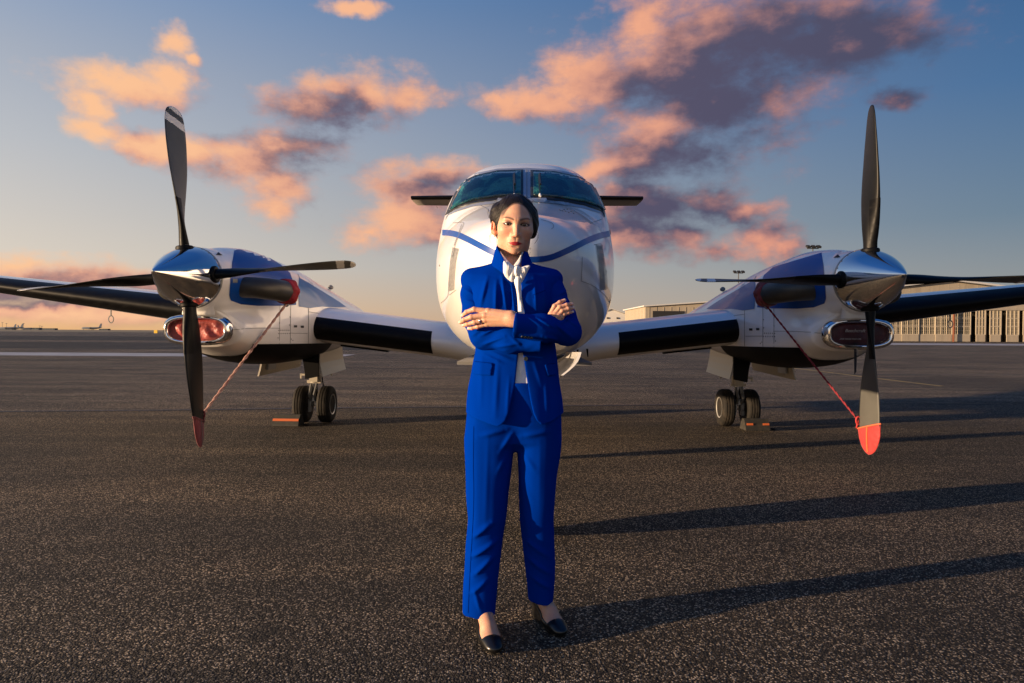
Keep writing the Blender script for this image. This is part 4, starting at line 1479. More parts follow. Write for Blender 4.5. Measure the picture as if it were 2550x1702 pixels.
# ------------------------------------------------------------------ covers, plugs, ropes, chocks
def red_fn(base, dark):
    def fn(t, b):
        co = objco(t)
        n = t.noise(co, 11, 5, .6)
        t.put(b.inputs['Base Color'], t.mix(t.step(n, .4, .7), base, dark))
        bump(t, b, t.noise(co, 22, 3, .5), .6, .02)
    return fn
M_RED = mat('red_cover_cloth', rough=.7, fn=red_fn((.44, .022, .022), (.30, .015, .015)), sheen=.2)
M_MAROON = mat('maroon_cover_cloth', rough=.75, fn=red_fn((.17, .014, .018), (.09, .008, .012)), sheen=.15)
M_PLUG = mat('red_intake_cloth', rough=.5, fn=red_fn((.34, .050, .040), (.20, .022, .02)), coat=.2)
M_PLUGD = mat('shaded_intake_cloth', rough=.6, fn=red_fn((.060, .010, .016), (.030, .005, .009)))  # darker copy of the plug cloth, the right intake's shade in its colour
M_ORANGE = mat('orange_tape', (.48, .10, .02), .7)
M_LETTER = mat('white_lettering', (.42, .40, .38), .6)
M_ROPE_L = mat('red_white_rope', fn=dirty((.50, .30, .24), (.22, .035, .04), 45, .9), rough=.85)
M_ROPE_R = mat('dark_red_rope', fn=dirty((.20, .015, .025), (.11, .01, .015), 30, .8), rough=.85)

def text(name, body, size, loc, parent, m, rot=(PI / 2, 0, 0), shear=0.0, sx=1.0):
    c = bpy.data.curves.new(name, 'FONT')
    c.body = body
    c.size = size
    c.shear = shear
    c.extrude = .0008
    c.align_x = 'LEFT'
    c.materials.append(m)
    o = bpy.data.objects.new(name, c)
    o.location = loc
    o.rotation_euler = rot
    o.scale = (sx, 1, 1)
    link(o, parent)
    dg = bpy.context.evaluated_depsgraph_get()
    me = bpy.data.meshes.new_from_object(o.evaluated_get(dg))
    o2 = bpy.data.objects.new(name, me)
    o2.location, o2.rotation_euler, o2.scale = o.location, o.rotation_euler, o.scale
    bpy.data.objects.remove(o)
    if not me.materials:
        me.materials.append(m)
    return link(o2, parent)
for s in (-1, 1):
    cx = s * NX
    wl = A @ Vector((cx, .64, LIPZ))
    plug = empty('intake_plug', wl, math.radians(-1.2))
    tag(plug, 'crumpled red cloth plug in the left engine air intake' if s < 0 else 'red plug with white lettering, shade in its dark colour, in the right engine air intake', 'intake plug', 'engine intake plugs')
    base = oval(.262 * .838, .118 * .71, 56)
    rows = []
    r2 = random.Random(3 + s)
    for i, k in enumerate(np.linspace(1, 0.02, 16)):
        row = []
        for j, (x, z) in enumerate(base):
            X, Z = x * k, z * k
            wr = (.017 * math.sin(26 * X + 9 * Z + s) * math.sin(40 * Z + 11 * X) + .006 * math.sin(60 * X + 30 * Z)) * (1 if s < 0 else .25) * (1 - k ** 4)
            row.append((X, .02 - .022 * (1 - k ** 6) + wr, Z))
        rows.append(row)
    v, f = loft(rows, cap0=False, cap1=True)
    o = mesh('plug_body', v, f, M_PLUG if s < 0 else M_PLUGD, plug)
    bm = bmesh.new(); bm.from_mesh(o.data); bmesh.ops.recalc_face_normals(bm, faces=bm.faces)
    bm.to_mesh(o.data); bm.free()
    if s > 0:
        text('lettering', 'Beechcraft', .036, (-.115, -.0085, .012), plug, M_LETTER, shear=.25)
        text('lettering', '...FOR THOSE THAT LIVE', .0165, (-.160, -.0085, -.047), plug, M_LETTER, sx=.95)
        text('lettering', 'FAST.', .0165, (.080, -.0085, -.047), plug, M_LETTER)
        st = MB().add([(-.045, -.012, -.075), (-.020, -.012, -.075), (-.005, .03, -.30), (-.020, .03, -.32), (-.045, -.010, -.075), (-.020, -.010, -.075), (-.005, .033, -.30), (-.020, .033, -.32)],
                      [(0, 1, 2, 3), (7, 6, 5, 4), (0, 4, 5, 1), (1, 5, 6, 2), (2, 6, 7, 3), (3, 7, 4, 0)])
        st.obj('warning_streamer', mat('dark_streamer', (.012, .014, .022), .7), plug, False)
        text('streamer_lettering', 'REMOVE', .021, (-.038, -.0135, -.088), plug, M_LETTER, rot=(PI / 2, math.radians(81), 0))
    else:
        text('lettering', '. . .', .02, (.05, -.012, -.058), plug, M_LETTER)

# exhaust covers and the ropes tying down the propellers
def twisted_rope(p0, p1, r, m, parent, W_, sag=.0, twist=1.0):
    p0, p1 = Vector(p0), Vector(p1)
    n = 90
    ax = (p1 - p0).normalized()
    a = ax.cross(Vector((0, 1, 0))).normalized()
    b_ = ax.cross(a)
    ctr = [p0.lerp(p1, i / n) + Vector((0, 0, -sag * 4 * (i / n) * (1 - i / n))) for i in range(n + 1)]
    tb = MB()
    ln = (p1 - p0).length
    for ph in (0, PI):
        pts = [c + (a * math.cos(ph + twist * i * ln / n * 45) + b_ * math.sin(ph + twist * i * ln / n * 45)) * r * .6 for i, c in enumerate(ctr)]
        tb.tube(pts, r * .75, 7)
    return tb.obj('rope', m, parent, True, 0, world_in=W_)
for s, rd in ((-1, -4.6), (1, -.4)):
    ib = -s
    cx = s * NX
    ct = empty('propeller_tie', A @ Vector((cx, .5, 0)), 0)
    tag(ct, 'twisted red and white rope from left exhaust cover to left lower propeller blade' if s < 0 else 'dark red rope from right exhaust cover to bright red boot on the propeller', 'tie rope', 'propeller tie-downs')
    CW = Matrix.Translation(-Vector(ct.location)) @ A
    # cover over the inboard exhaust outlet
    end = Vector((cx + ib * .498, 1.27, 1.485))
    dr = Vector((ib * .045, .20, -.005)).normalized()
    prof = [(-.055, .100), (-.035, .104), (-.02, .111), (0.0, .108), (.02, .115), (.045, .104), (.062, .075), (.068, .03), (.069, .002)]
    tb = MB().lathe(prof, dr, end, 36)
    for i, p in enumerate(tb.v):
        q = Vector(p)
        k = .006 * math.sin(q.z * 70 + q.y * 33) + .004 * math.sin(q.y * 120)
        rad_ = (q - end) - dr * (q - end).dot(dr)
        tb.v[i] = tuple(q + (rad_.normalized() * k if rad_.length > .02 else Vector()))
    tb.obj('exhaust_cover', M_MAROON if s > 0 else mat('crimson_cover_cloth', rough=.7, fn=red_fn((.34, .012, .022), (.20, .008, .015))), ct, True, 0, world_in=CW)
    # boot on the lower blade tip
    ang = math.radians(rd) + PI
    rad = Vector((math.sin(ang), 0, math.cos(ang)))
    hub = Vector((cx, .485, HUBZ))
    tan = Vector((math.cos(ang), 0, -math.sin(ang)))
    nrm = tan * math.cos(math.radians(11)) + Vector((0, -1, 0)) * math.sin(math.radians(11))
    cd = nrm.cross(rad).normalized()
    if cd.y > 0: cd = -cd
    rows = []
    for r_, hw, th in ((1.105, .124, .014), (1.12, .126, .018), (1.17, .122, .018), (1.22, .110, .017), (1.26, .092, .015), (1.295, .066, .013), (1.318, .036, .009), (1.33, .006, .004)):
        row = []
        for k in range(24):
            a = 2 * PI * k / 24
            slant = -.035 * math.cos(a) if r_ < 1.13 else 0
            row.append(hub + rad * (r_ + slant) + cd * (hw * math.cos(a)) + nrm * (th * math.sin(a)))
        rows.append(row)
    v, f = loft(rows, cap0=False)
    o = mesh('blade_boot', v, f, M_RED if s > 0 else M_MAROON, ct, world_in=CW)
    o.modifiers.new('thickness', 'SOLIDIFY').thickness = .002
    side = 1 if s > 0 else -1
    vis = nrm if s > 0 else -nrm
    for q in ((0.0, .007), ):
        seam = [hub + rad * r_ + cd * .0 + vis * (th + .004) for r_, th in ((1.11, .016), (1.17, .018), (1.22, .017), (1.27, .015), (1.31, .010))]
        tb = MB()
        for a0, a1 in zip(seam[:-1], seam[1:]):
            pass
        v = []
        for p in seam:
            v += [p + cd * .008, p - cd * .008]
        mesh('seam_tape', v, [(2 * i, 2 * i + 1, 2 * i + 3, 2 * i + 2) for i in range(len(seam) - 1)], mat('tape_orange', (.62, .10, .03), .6) if s > 0 else mat('tape_grey', (.16, .13, .13), .7), ct, False, world_in=CW)
    hem = [hub + rad * (1.113 - .035 * math.cos(a)) + cd * (.127 * math.cos(a)) + nrm * (.019 * math.sin(a)) for a in np.linspace(0, 2 * PI, 33)]
    MB().tube(hem, .0065, 6, False).obj('boot_hem', mat('hem_orange', (.50, .12, .05), .7) if s > 0 else M_MAROON, ct, True, 0, world_in=CW)
    p1 = hub + rad * 1.085 - cd * (.122)
    p0 = end + dr * .0 + Vector((0, 0, -.108))
    if s < 0:
        twisted_rope(p0, p1, .0095, M_ROPE_L, ct, CW, .0)
    else:
        twisted_rope(p0, p1, .0068, M_ROPE_R, ct, CW, .0, 1.4)
    lp = [p1 + Vector((.018 * math.sin(a), 0, .03 * math.cos(a) + .0)) for a in np.linspace(0, 2 * PI, 13)]
    MB().tube(lp, .007, 6, False).tube([p1, p1 + Vector((.015 * ib, 0, -.06))], .007, 6).obj('knot', M_MAROON if s < 0 else M_RED, ct, True, 0, world_in=CW)
    lp = [p0 + Vector((.02 * math.sin(a), 0, .022 * math.cos(a))) for a in np.linspace(0, 2 * PI, 13)]
    MB().tube(lp, .006, 6, False).obj('cover_ring', M_STEEL, ct, True, 0, world_in=CW)

# wheel chocks
M_CHOCK = mat('black_chock_rubber', fn=dirty((.018, .017, .015), (.05, .042, .03), 14, .7), rough=.7)
def chock(px0, px1, py, label, stripe, turn):
    pa, pb = G(px0, py), G(px1, py)
    c = (pa + pb) / 2
    wd = (pb - pa).length / 2
    r = empty('wheel_chock', c, turn)
    tag(r, label, 'wheel chock', 'wheel chocks')
    h, d = .135, .10
    prof = [(-d, 0.004), (-d, .025), (-.045, h * .82), (-.03, h), (.03, h), (.045, h * .82), (d, .025), (d, 0.004)]
    v, f = loft([[(-wd, y, z) for y, z in prof], [(wd, y, z) for y, z in prof]])
    mesh('chock_body', v, f, M_CHOCK, r, False)
    sl = Vector((0, .055, h * .82 - .025)).normalized()
    for k in range(6):
        u = (k + .5) / 6
        p = Vector((0, -d + u * .055, .025 + u * (h * .82 - .025)))
        MB().box(p + Vector((0, -.002, .0)), (wd, .003, .0045), Matrix.Rotation(-.45, 3, 'X')).obj('grip_ridge', M_CHOCK, r, False)
    p = Vector((0, -d + .5 * .055, .025 + .55 * (h * .82 - .025)))
    if stripe == 'full':
        MB().box(p + Vector((0, -.006, .004)), (wd * .98, .003, .015), Matrix.Rotation(-.45, 3, 'X')).obj('orange_stripe', M_ORANGE, r, False)
    else:
        for q in (-.62, .72):
            MB().box(p + Vector((wd * q, -.006, .004)), (wd * .26, .003, .012), Matrix.Rotation(-.45, 3, 'X')).obj('orange_stripe', M_ORANGE, r, False)
    lp = [(wd + .02 + .07 * math.sin(a) ** 2, -.03 + .06 * math.cos(a), .012) for a in np.linspace(0, 2 * PI, 17)]
    MB().tube(lp, .006, 6, False).obj('carry_loop', M_CHOCK, r)
chock(684, 751, 1060, 'black ribbed wheel chock with orange stripe before the left wheels', 'full', math.radians(-3))
chock(1850, 1909, 1071, 'dark wheel chock with two orange marks before the right wheels', 'half', math.radians(2))
# ------------------------------------------------------------------ the woman: signed-distance modelling
def W3(px, py, D):
    return np.array(P(px, py, D), np.float32)
def surfnet(fn, lo, hi, h):
    """surface of fn == 0 as quads (naive surface nets); only cells near the surface are evaluated"""
    lo, hi = np.array(lo, np.float32), np.array(hi, np.float32)
    B = 6
    n = (np.ceil((hi - lo) / h / B).astype(int)) * B + 1
    nb = (n - 1) // B
    cx = [lo[a] + (np.arange(nb[a]) + .5) * B * h for a in range(3)]
    C = np.stack(np.meshgrid(*cx, indexing='ij'), -1).reshape(-1, 3).astype(np.float32)
    cv = fn(C).reshape(nb)
    near = np.abs(cv) < B * h * 1.35
    sgn = np.where(cv < 0, -1., 1.).astype(np.float32)
    # grow
    g = near.copy()
    V = np.ones(n, np.float32)
    V[:-1, :-1, :-1] = np.repeat(np.repeat(np.repeat(sgn, B, 0), B, 1), B, 2)
    V[-1] = V[-2]; V[:, -1] = V[:, -2]; V[:, :, -1] = V[:, :, -2]
    Mk = np.zeros(n, bool)
    idx = np.argwhere(near)
    for i, j, k in idx:
        Mk[i * B:(i + 1) * B + 1, j * B:(j + 1) * B + 1, k * B:(k + 1) * B + 1] = True
    ii = np.argwhere(Mk)
    out = np.empty(len(ii), np.float32)
    for s_ in range(0, len(ii), 400000):
        e_ = ii[s_:s_ + 400000]
        out[s_:s_ + 400000] = fn((lo + e_ * h).astype(np.float32))
    V[Mk] = out
    S = V < 0
    m = n - 1
    cnt = np.zeros(m, np.int8)
    acc = np.zeros(tuple(m) + (3,), np.float32)
    corner = [(a, b_, c) for a in (0, 1) for b_ in (0, 1) for c in (0, 1)]
    def sl(c):
        return tuple(slice(c[a], c[a] + m[a]) for a in range(3))
    for c0 in corner:
        for ax in range(3):
            if c0[ax]: continue
            c1 = list(c0); c1[ax] = 1
            a, b_ = V[sl(c0)], V[sl(c1)]
            x = (a < 0) != (b_ < 0)
            if not x.any(): continue
            w_ = np.nonzero(x)
            t = a[w_] / (a[w_] - b_[w_])
            p = np.zeros((len(t), 3), np.float32) + np.array(c0, np.float32)
            p[:, ax] += t
            acc[w_] += p
            cnt[w_] += 1
    act = cnt > 0
    cells = np.argwhere(act)
    vid = -np.ones(m, np.int64)
    vid[act] = np.arange(len(cells))
    verts = lo + (cells + acc[act] / cnt[act][:, None]) * h
    faces = []
    for ax in range(3):
        u, w_ = (ax + 1) % 3, (ax + 2) % 3
        sa = [slice(None)] * 3; sb = [slice(None)] * 3
        sa[ax] = slice(0, -1); sb[ax] = slice(1, None)
        x = S[tuple(sa)] != S[tuple(sb)]
        e_ = np.argwhere(x)
        ok = (e_[:, u] > 0) & (e_[:, w_] > 0) & (e_[:, u] < m[u]) & (e_[:, w_] < m[w_])
        e_ = e_[ok]
        if len(e_) == 0: continue
        flip = S[tuple(e_.T)]
        def cid(du, dw):
            q = e_.copy(); q[:, u] += du; q[:, w_] += dw
            return vid[tuple(q.T)]
        q = np.stack([cid(-1, -1), cid(0, -1), cid(0, 0), cid(-1, 0)], 1)
        q = np.where(flip[:, None], q, q[:, ::-1])
        faces.append(q[(q >= 0).all(1)])
    return verts, np.concatenate(faces)
def smin(a, b_, k):
    h = np.maximum(k - np.abs(a - b_), 0) / k
    return np.minimum(a, b_) - h * h * k * .25
def smax(a, b_, k):
    return -smin(-a, -b_, k)
def ell(p, c, r, R=None):
    q = p - np.array(c, np.float32)
    if R is not None:
        q = q @ R
    r = np.array(r, np.float32)
    k0 = np.linalg.norm(q / r, axis=1)
    k1 = np.linalg.norm(q / (r * r), axis=1) + 1e-9
    return k0 * (k0 - 1.0) / k1
def cone(p, a, b_, ra, rb):
    a, b_ = np.array(a, np.float32), np.array(b_, np.float32)
    ab = b_ - a
    t = np.clip(((p - a) @ ab) / (ab @ ab), 0, 1)
    return np.linalg.norm(p - a - t[:, None] * ab, axis=1) - (ra + (rb - ra) * t)
def chain(p, pts, rs, k=None):
    d = None
    for i in range(len(pts) - 1):
        c = cone(p, pts[i], pts[i + 1], rs[i], rs[i + 1])
        d = c if d is None else (np.minimum(d, c) if not k else smin(d, c, k))
    return d
def wob(p, s, seed=0):
    """cheap smooth noise, about -1..1"""
    r = np.random.default_rng(seed)
    o = np.zeros(len(p), np.float32)
    for i in range(6):
        k = r.normal(size=3) * s * (1 + .5 * i)
        o += np.sin(p @ k.astype(np.float32) + r.uniform(0, 6.28)) / (1 + .5 * i)
    return o / 2.6
def rotm(ax, deg):
    return np.array(Matrix.Rotation(math.radians(deg), 3, ax), np.float32)
def lint(tab, x):
    t = np.array(tab, np.float32)
    o = np.argsort(t[:, 0])
    t = t[o]
    return [np.interp(x, t[:, 0], t[:, c]).astype(np.float32) for c in range(1, t.shape[1])]
def folds(p, lst):
    """soft ridges along segments given by photo pixels and depth: (x0,y0,x1,y1,D,height,width)"""
    o = np.zeros(len(p), np.float32)
    for x0, y0, x1, y1, D, hgt, sig in lst:
        a, b_ = W3(x0, y0, D), W3(x1, y1, D)
        q = p[:, [0, 2]]
        a2, b2 = a[[0, 2]], b_[[0, 2]]
        ab = b2 - a2
        t = np.clip(((q - a2) @ ab) / (ab @ ab), 0, 1)
        d = np.linalg.norm(q - a2 - t[:, None] * ab, axis=1)
        taper = np.sin(np.clip(t, 0.06, .94) * PI) ** .6
        front = 1 / (1 + np.exp((p[:, 1] - D - .03) * 60))
        o += hgt * np.exp(-(d / sig) ** 2) * taper * front
    return o

M_SUIT = None
def suit_fn(t, b):
    co = objco(t)
    wv = t.noise(t.vec('MULTIPLY', co, (1, 1, .35)), 420, 2, .5)
    n = t.noise(co, 3.0, 3, .5)
    t.put(b.inputs['Base Color'], t.mix(n, (.0001, .022, .235), (.0002, .028, .285)))
    bump(t, b, wv, .10, .002)
M_SUIT = mat('royal_blue_suiting', rough=.9, spec=.0, fn=suit_fn)
M_SEAMB = mat('suit_seam', (.0003, .010, .12), .9, spec=0.0)
def silk_fn(t, b):
    co = objco(t)
    bump(t, b, t.noise(co, 26, 3, .5, .6), .25, .01)
M_SILK = mat('white_silk', (.80, .78, .76), .38, fn=silk_fn, sheen=.2)
def vcol_fn(t, b):
    a = t.n('ShaderNodeAttribute', attribute_name='tint')
    co = objco(t)
    n1 = t.noise(co, 60, 4, .6)
    n2 = t.noise(co, 420, 3, .6)
    k = t.math('MULTIPLY_ADD', n1, .30, t.math('MULTIPLY_ADD', n2, .22, .74))
    cc = t.n('ShaderNodeCombineXYZ')
    t.put(cc.inputs[0], t.math('MULTIPLY_ADD', k, .7, .3)); t.put(cc.inputs[1], k); t.put(cc.inputs[2], k)
    t.put(b.inputs['Base Color'], t.mix(1.0, a.outputs['Color'], cc.outputs[0], 'MULTIPLY'))
    bump(t, b, t.math('ADD', n2, t.noise(co, 900, 3, .6)), .16, .002)
M_SKIN = mat('skin', rough=.46, spec=.4, fn=vcol_fn, sss=.45)
def hair_fn(t, b):
    co = objco(t)
    a = t.n('ShaderNodeAttribute', attribute_name='tint')
    n = t.noise(t.vec('MULTIPLY', a.outputs['Vector'], (1, .06, 1)), 60, 4, .65)
    t.put(b.inputs['Base Color'], t.mix(t.step(n, .4, .75), (.0028, .0020, .0016), (.030, .017, .011)))
    t.put(b.inputs['Roughness'], t.math('MULTIPLY_ADD', n, .25, .33))
    bump(t, b, n, .7, .004)
M_HAIR = mat('dark_brown_hair', rough=.42, fn=hair_fn, spec=.28)
M_STRAND = mat('hair_strand', (.012, .008, .006), .4)
M_PUMP = mat('black_leather', (.005, .005, .005), .30, coat=.25, spec=.4, coat_rough=.12)
M_PEARL = mat('pearl', (.80, .78, .75), .2, coat=.6)
M_BUTTON = mat('dark_horn_button', (.035, .042, .045), .35)
M_SILVER = mat('silver', (.8, .8, .8), .15, 1.0)
def eye_fn(t, b):
    a = t.n('ShaderNodeAttribute', attribute_name='tint')
    t.put(b.inputs['Base Color'], a.outputs['Color'])
M_EYE = mat('eyeball', rough=.08, coat=.5, fn=eye_fn)

DB = 2.60
FEET = Vector((0.0, DB, 0.0))
PW = Matrix.Translation(-FEET)
def tint(o, cols):
    me = o.data
    at = me.color_attributes.new('tint', 'FLOAT_COLOR', 'POINT')
    c = np.ones((len(me.vertices), 4), np.float32)
    c[:, :3] = cols
    at.data.foreach_set('color', c.ravel())

# ---------- head, in its own frame: x to picture right, y backwards, z up, origin at eye level
HEADC = W3(1281.5, 560.5, DB - .005)
HR = np.array(Matrix.Rotation(math.radians(5), 3, 'Z') @ Matrix.Rotation(math.radians(2.6), 3, 'Y') @ Matrix.Rotation(math.radians(6.5), 3, 'X'), np.float32)
def head_sdf(p):
    s = p * np.array([1, 1, 1], np.float32)
    ax = np.abs(p[:, 0])
    q = np.stack([ax, p[:, 1], p[:, 2]], 1)
    d = ell(p, (0, .018, .030), (.071, .090, .080))
    d = smin(d, ell(p, (0, -.022, -.002), (.0625, .070, .082)), .03)
    d = smin(d, ell(p, (0, -.030, -.054), (.0435, .052, .054)), .035)
    d = smin(d, ell(p, (0, -.069, -.0935), (.0165, .0160, .0150)), .03)
    d = smin(d, ell(q, (.041, -.056, -.024), (.021, .024, .020)), .028)
    d = smin(d, ell(q, (.040, -.004, -.066), (.010, .024, .018)), .035)
    d = smin(d, cone(q, (.004, -.0845, .0125), (.038, -.073, .018), .0095, .008), .016)
    # eye sockets
    d = smax(d, -ell(q, (.0305, -.104, -.002), (.0175, .0215, .0125)), .012)
    # nose
    ns = cone(p, (0, -.084, .004), (0, -.1030, -.035), .0068, .0086)
    ns = smin(ns, ell(p, (0, -.1045, -.0405), (.0100, .0090, .0080)), .007)
    ns = smin(ns, ell(q, (.0115, -.0925, -.0425), (.0066, .0092, .0066)), .006)
    d = smin(d, ns, .010)
    # mouth
    d = smin(d, ell(p, (0, -.079, -.069), (.027, .0155, .020)), .018)
    up = chain(q, [(0, -.0945, -.0678), (.0050, -.0950, -.0668), (.013, -.0912, -.0682), (.0245, -.0832, -.0705)], [.0021, .0025, .0022, .0012])
    lo = chain(q, [(0, -.0940, -.0752), (.010, -.0918, -.0746), (.0225, -.0840, -.0716)], [.0034, .0030, .0012])
    d = smin(d, np.minimum(up, lo), .0035)
    d = smax(d, -chain(q, [(0, -.0985, -.0708), (.012, -.0958, -.0706), (.0255, -.0868, -.0711)], [.0010, .0010, .0007]), .0025)
    d = smax(d, -ell(p, (0, -.1015, -.0575), (.0022, .006, .006)), .004)
    d = smax(d, -ell(p, (0, -.0955, -.0845), (.013, .0055, .004)), .008)
    # lids round the eyeballs
    lid = ell(q, (.0305, -.0735, -.0015), (.0142, .0137, .0125))
    d = smin(d, lid, .004)
    slit = ell(q, (.0308, -.092, -.0026), (.0142, .020, .0040))
    d = smax(d, -slit, .0012)
    d = np.maximum(d, -(ell(q, (.0305, -.0735, -.0015), (.0122, .0122, .0122))) if False else d)
    # neck
    nk = cone(p, (0, .022, -.070), (-.002, .030, -.20), .049, .054)
    nk = smin(nk, cone(q, (.036, .0, -.085), (.012, -.022, -.19), .010, .010), .03)
    d = smin(d, nk, .03)
    # ears
    er = ell(q, (.0775, .016, -.013), (.0105, .0170, .0290), rotm('Z', 28))
    er = smax(er, -ell(q, (.0835, .007, -.009), (.0060, .0085, .0175), rotm('Z', 28)), .005)
    er = smin(er, ell(q, (.072, .006, -.034), (.008, .008, .010)), .008)
    d = smin(d, er, .006)
    return d
hv, hf = surfnet(head_sdf, (-.10, -.125, -.20), (.10, .125, .125), .0019)
def head_paint(v):
    n = len(v)
    c = np.tile(np.array([.62, .35, .235], np.float32), (n, 1))
    ax = np.abs(v[:, 0]); x, y, z = v[:, 0], v[:, 1], v[:, 2]
    fr = y < -.05
    def blend(f, col):
        f = np.clip(f, 0, 1)[:, None]
        c[:] = c * (1 - f) + np.array(col, np.float32) * f
    # warmer cheeks and nose, lighter forehead
    blend(np.exp(-(((ax - .040) / .020) ** 2 + ((z + .032) / .016) ** 2)) * .40 * fr, (.56, .24, .165))
    blend(np.exp(-((x / .02) ** 2 + ((z + .042) / .012) ** 2)) * .25 * fr, (.56, .26, .18))
    q = np.stack([ax, y, z], 1)
    # eye shadow, lashes
    e1 = ((ax - .0305) / .0185) ** 2 + ((z - .0035) / .0095) ** 2
    blend((1 - e1) * 1.2 * fr, (.30, .15, .10))
    e2 = np.sqrt(((ax - .0310) / .0155) ** 2 + ((z + .0022) / .0056) ** 2)
    lash = np.clip(1.7 - np.abs(e2 - .95) * 5, 0, 1) * np.where(z > -.0035, 1.0, .65)
    blend(lash * fr * (y < -.07), (.016, .010, .009))
    wing = np.exp(-(((ax - .0465) / .004) ** 2 + ((z - .0005) / .0022) ** 2))
    blend(wing * fr, (.03, .018, .015))
    # brows
    t = np.clip((ax - .012) / .038, 0, 1)
    zb = .0140 + .0085 * np.sin(np.clip(t, 0, 1) * 2.05) - .002 * t
    wd = .0036 * (1 - t) ** .5 * np.clip(.45 + t * 4, 0, 1) + .0010
    br = np.clip(1.5 - np.abs(z - zb) / wd, 0, 1) * ((ax > .0105) & (ax < .0515))
    blend(br * .80 * fr, (.045, .024, .017))
    # lips
    up = chain(q, [(0, -.0945, -.0678), (.0050, -.0950, -.0668), (.013, -.0912, -.0682), (.0245, -.0832, -.0705)], [.0021, .0025, .0022, .0012])
    lo = chain(q, [(0, -.0940, -.0752), (.010, -.0918, -.0746), (.0225, -.0840, -.0716)], [.0034, .0030, .0012])
    tl_ = np.clip(ax / .0250, 0, 1)
    ztop = -.0640 - .0012 * np.exp(-(ax / .0025) ** 2) - .0068 * tl_ ** 1.6
    zbot = -.0790 + .0076 * tl_ ** 2.0
    lip = np.minimum(ztop - z, z - zbot)
    blend(np.clip(lip / .0010 + .5, 0, 1) * (ax < .0252) * fr, (.40, .022, .034))
    ml = chain(q, [(0, -.0970, -.0708), (.012, -.0944, -.0706), (.0262, -.0852, -.0712)], [.0, .0, .0])
    blend(np.clip((.0013 - ml) / .0010, 0, 1) * fr, (.14, .008, .012))
    blend(np.exp(-(((ax - .0275) / .003) ** 2 + ((z + .0718) / .003) ** 2)) * .5 * fr, (.28, .13, .08))
    # nostrils
    ns = ell(q, (.0064, -.0985, -.0490), (.0028, .0044, .0024))
    blend(np.clip(-ns / .0012 + .5, 0, 1) * fr * .5, (.16, .05, .04))
    # the hairline softens into the scalp
    hc = ell(v, (.003, -.088, -.030), (.0640, .085, .1100))
    blend(np.clip((hc + .0055) / .006, 0, 1) * np.clip((z - .005) / .03, 0, 1) * .85 * (y < .05), (.03, .018, .013))
    # ear hollow slightly redder
    blend((np.clip((ax - .066) / .006, 0, 1)) * ((y > -.012) & (y < .04) & (z > -.05) & (z < .03)) * .35, (.58, .22, .14))
    return c
hcol = head_paint(hv)
def to_world(v):
    return v @ HR.T + HEADC
parts_v, parts_f, parts_c = [to_world(hv)], [hf], [hcol]

# ---------- hands
SKINC = np.array([.60, .335, .225], np.float32)
def fpts(lst):
    return [W3(a, b_, D) for a, b_, D, r in lst], [r for *_, r in lst]
LH_f = [[(1216, 776, 2.430, .0105), (1181, 771, 2.436, .0092), (1162, 778, 2.448, .0082), (1152, 786, 2.466, .0070)],
        [(1207, 786, 2.426, .0108), (1174, 790, 2.432, .0094), (1156, 797, 2.444, .0084), (1146, 803, 2.462, .0070)],
        [(1208, 797, 2.432, .0102), (1182, 803, 2.438, .0090), (1164, 808, 2.450, .0081), (1154, 810, 2.466, .0068)],
        [(1213, 807, 2.442, .0092), (1190, 814, 2.448, .0080), (1176, 817.5, 2.456, .0072), (1167, 818.5, 2.468, .0060)]]
LH_m = [[(1272, 786, 2.412, .0165), (1216, 776, 2.430, .0118)], [(1272, 793, 2.408, .0180), (1207, 786, 2.427, .0120)], [(1272, 799, 2.410, .0175), (1208, 797, 2.433, .0115)], [(1272, 803, 2.416, .0160), (1213, 807, 2.443, .0108)]]
RH_f = [[(1371, 783, 2.462, .0090), (1381, 763, 2.463, .0080), (1394, 753.5, 2.466, .0072), (1406, 748, 2.472, .0058)],
        [(1380, 784, 2.458, .0092), (1394, 766, 2.458, .0081), (1411, 760, 2.461, .0073), (1425, 757.5, 2.469, .0058)],
        [(1389, 787, 2.456, .0088), (1400, 775, 2.456, .0078), (1415, 769.5, 2.459, .0071), (1428, 767, 2.467, .0057)],
        [(1397, 791, 2.458, .0080), (1405, 783.5, 2.458, .0070), (1416, 779.5, 2.461, .0063), (1426, 777, 2.468, .0052)]]
RH_m = [[(1358, 822, 2.462, .018), (1373, 784, 2.464, .0118)], [(1360, 822, 2.460, .018), (1381, 785, 2.461, .0120)], [(1363, 823, 2.460, .018), (1390, 788, 2.459, .0116)], [(1367, 824, 2.462, .017), (1397, 792, 2.461, .0108)]]
def hand_sdf(F, Mc, fore):
    def fn(p):
        d = None
        for m_ in Mc:
            pts, rs = fpts(m_)
            c = cone(p, pts[0], pts[1], rs[0], rs[1])
            d = c if d is None else smin(d, c, .010)
        for f_ in F:
            pts, rs = fpts(f_)
            # a little narrower between the joints
            c = chain(p, pts, rs, .003)
            for q, r in zip(pts[1:3], rs[1:3]):
                c = smin(c, np.linalg.norm(p - q, axis=1) - r * 1.01, .003)
            d = smin(d, c, .0035)
        for m_ in Mc:                                   # tendons and knuckles
            pts, rs = fpts(m_)
            k = pts[1] + np.array([0, -.004, 0], np.float32)
            d = smin(d, np.linalg.norm(p - k, axis=1) - rs[1] * .74, .006)
            d = smin(d, cone(p, pts[0] + np.array([0, -rs[0] * .86, 0], np.float32), pts[1] + np.array([0, -rs[1] * .85, 0], np.float32), .0018, .0022), .006)
        if fore:
            pts, rs = fpts(fore)
            d = smin(d, chain(p, pts, rs), .014)
        return d
    return fn
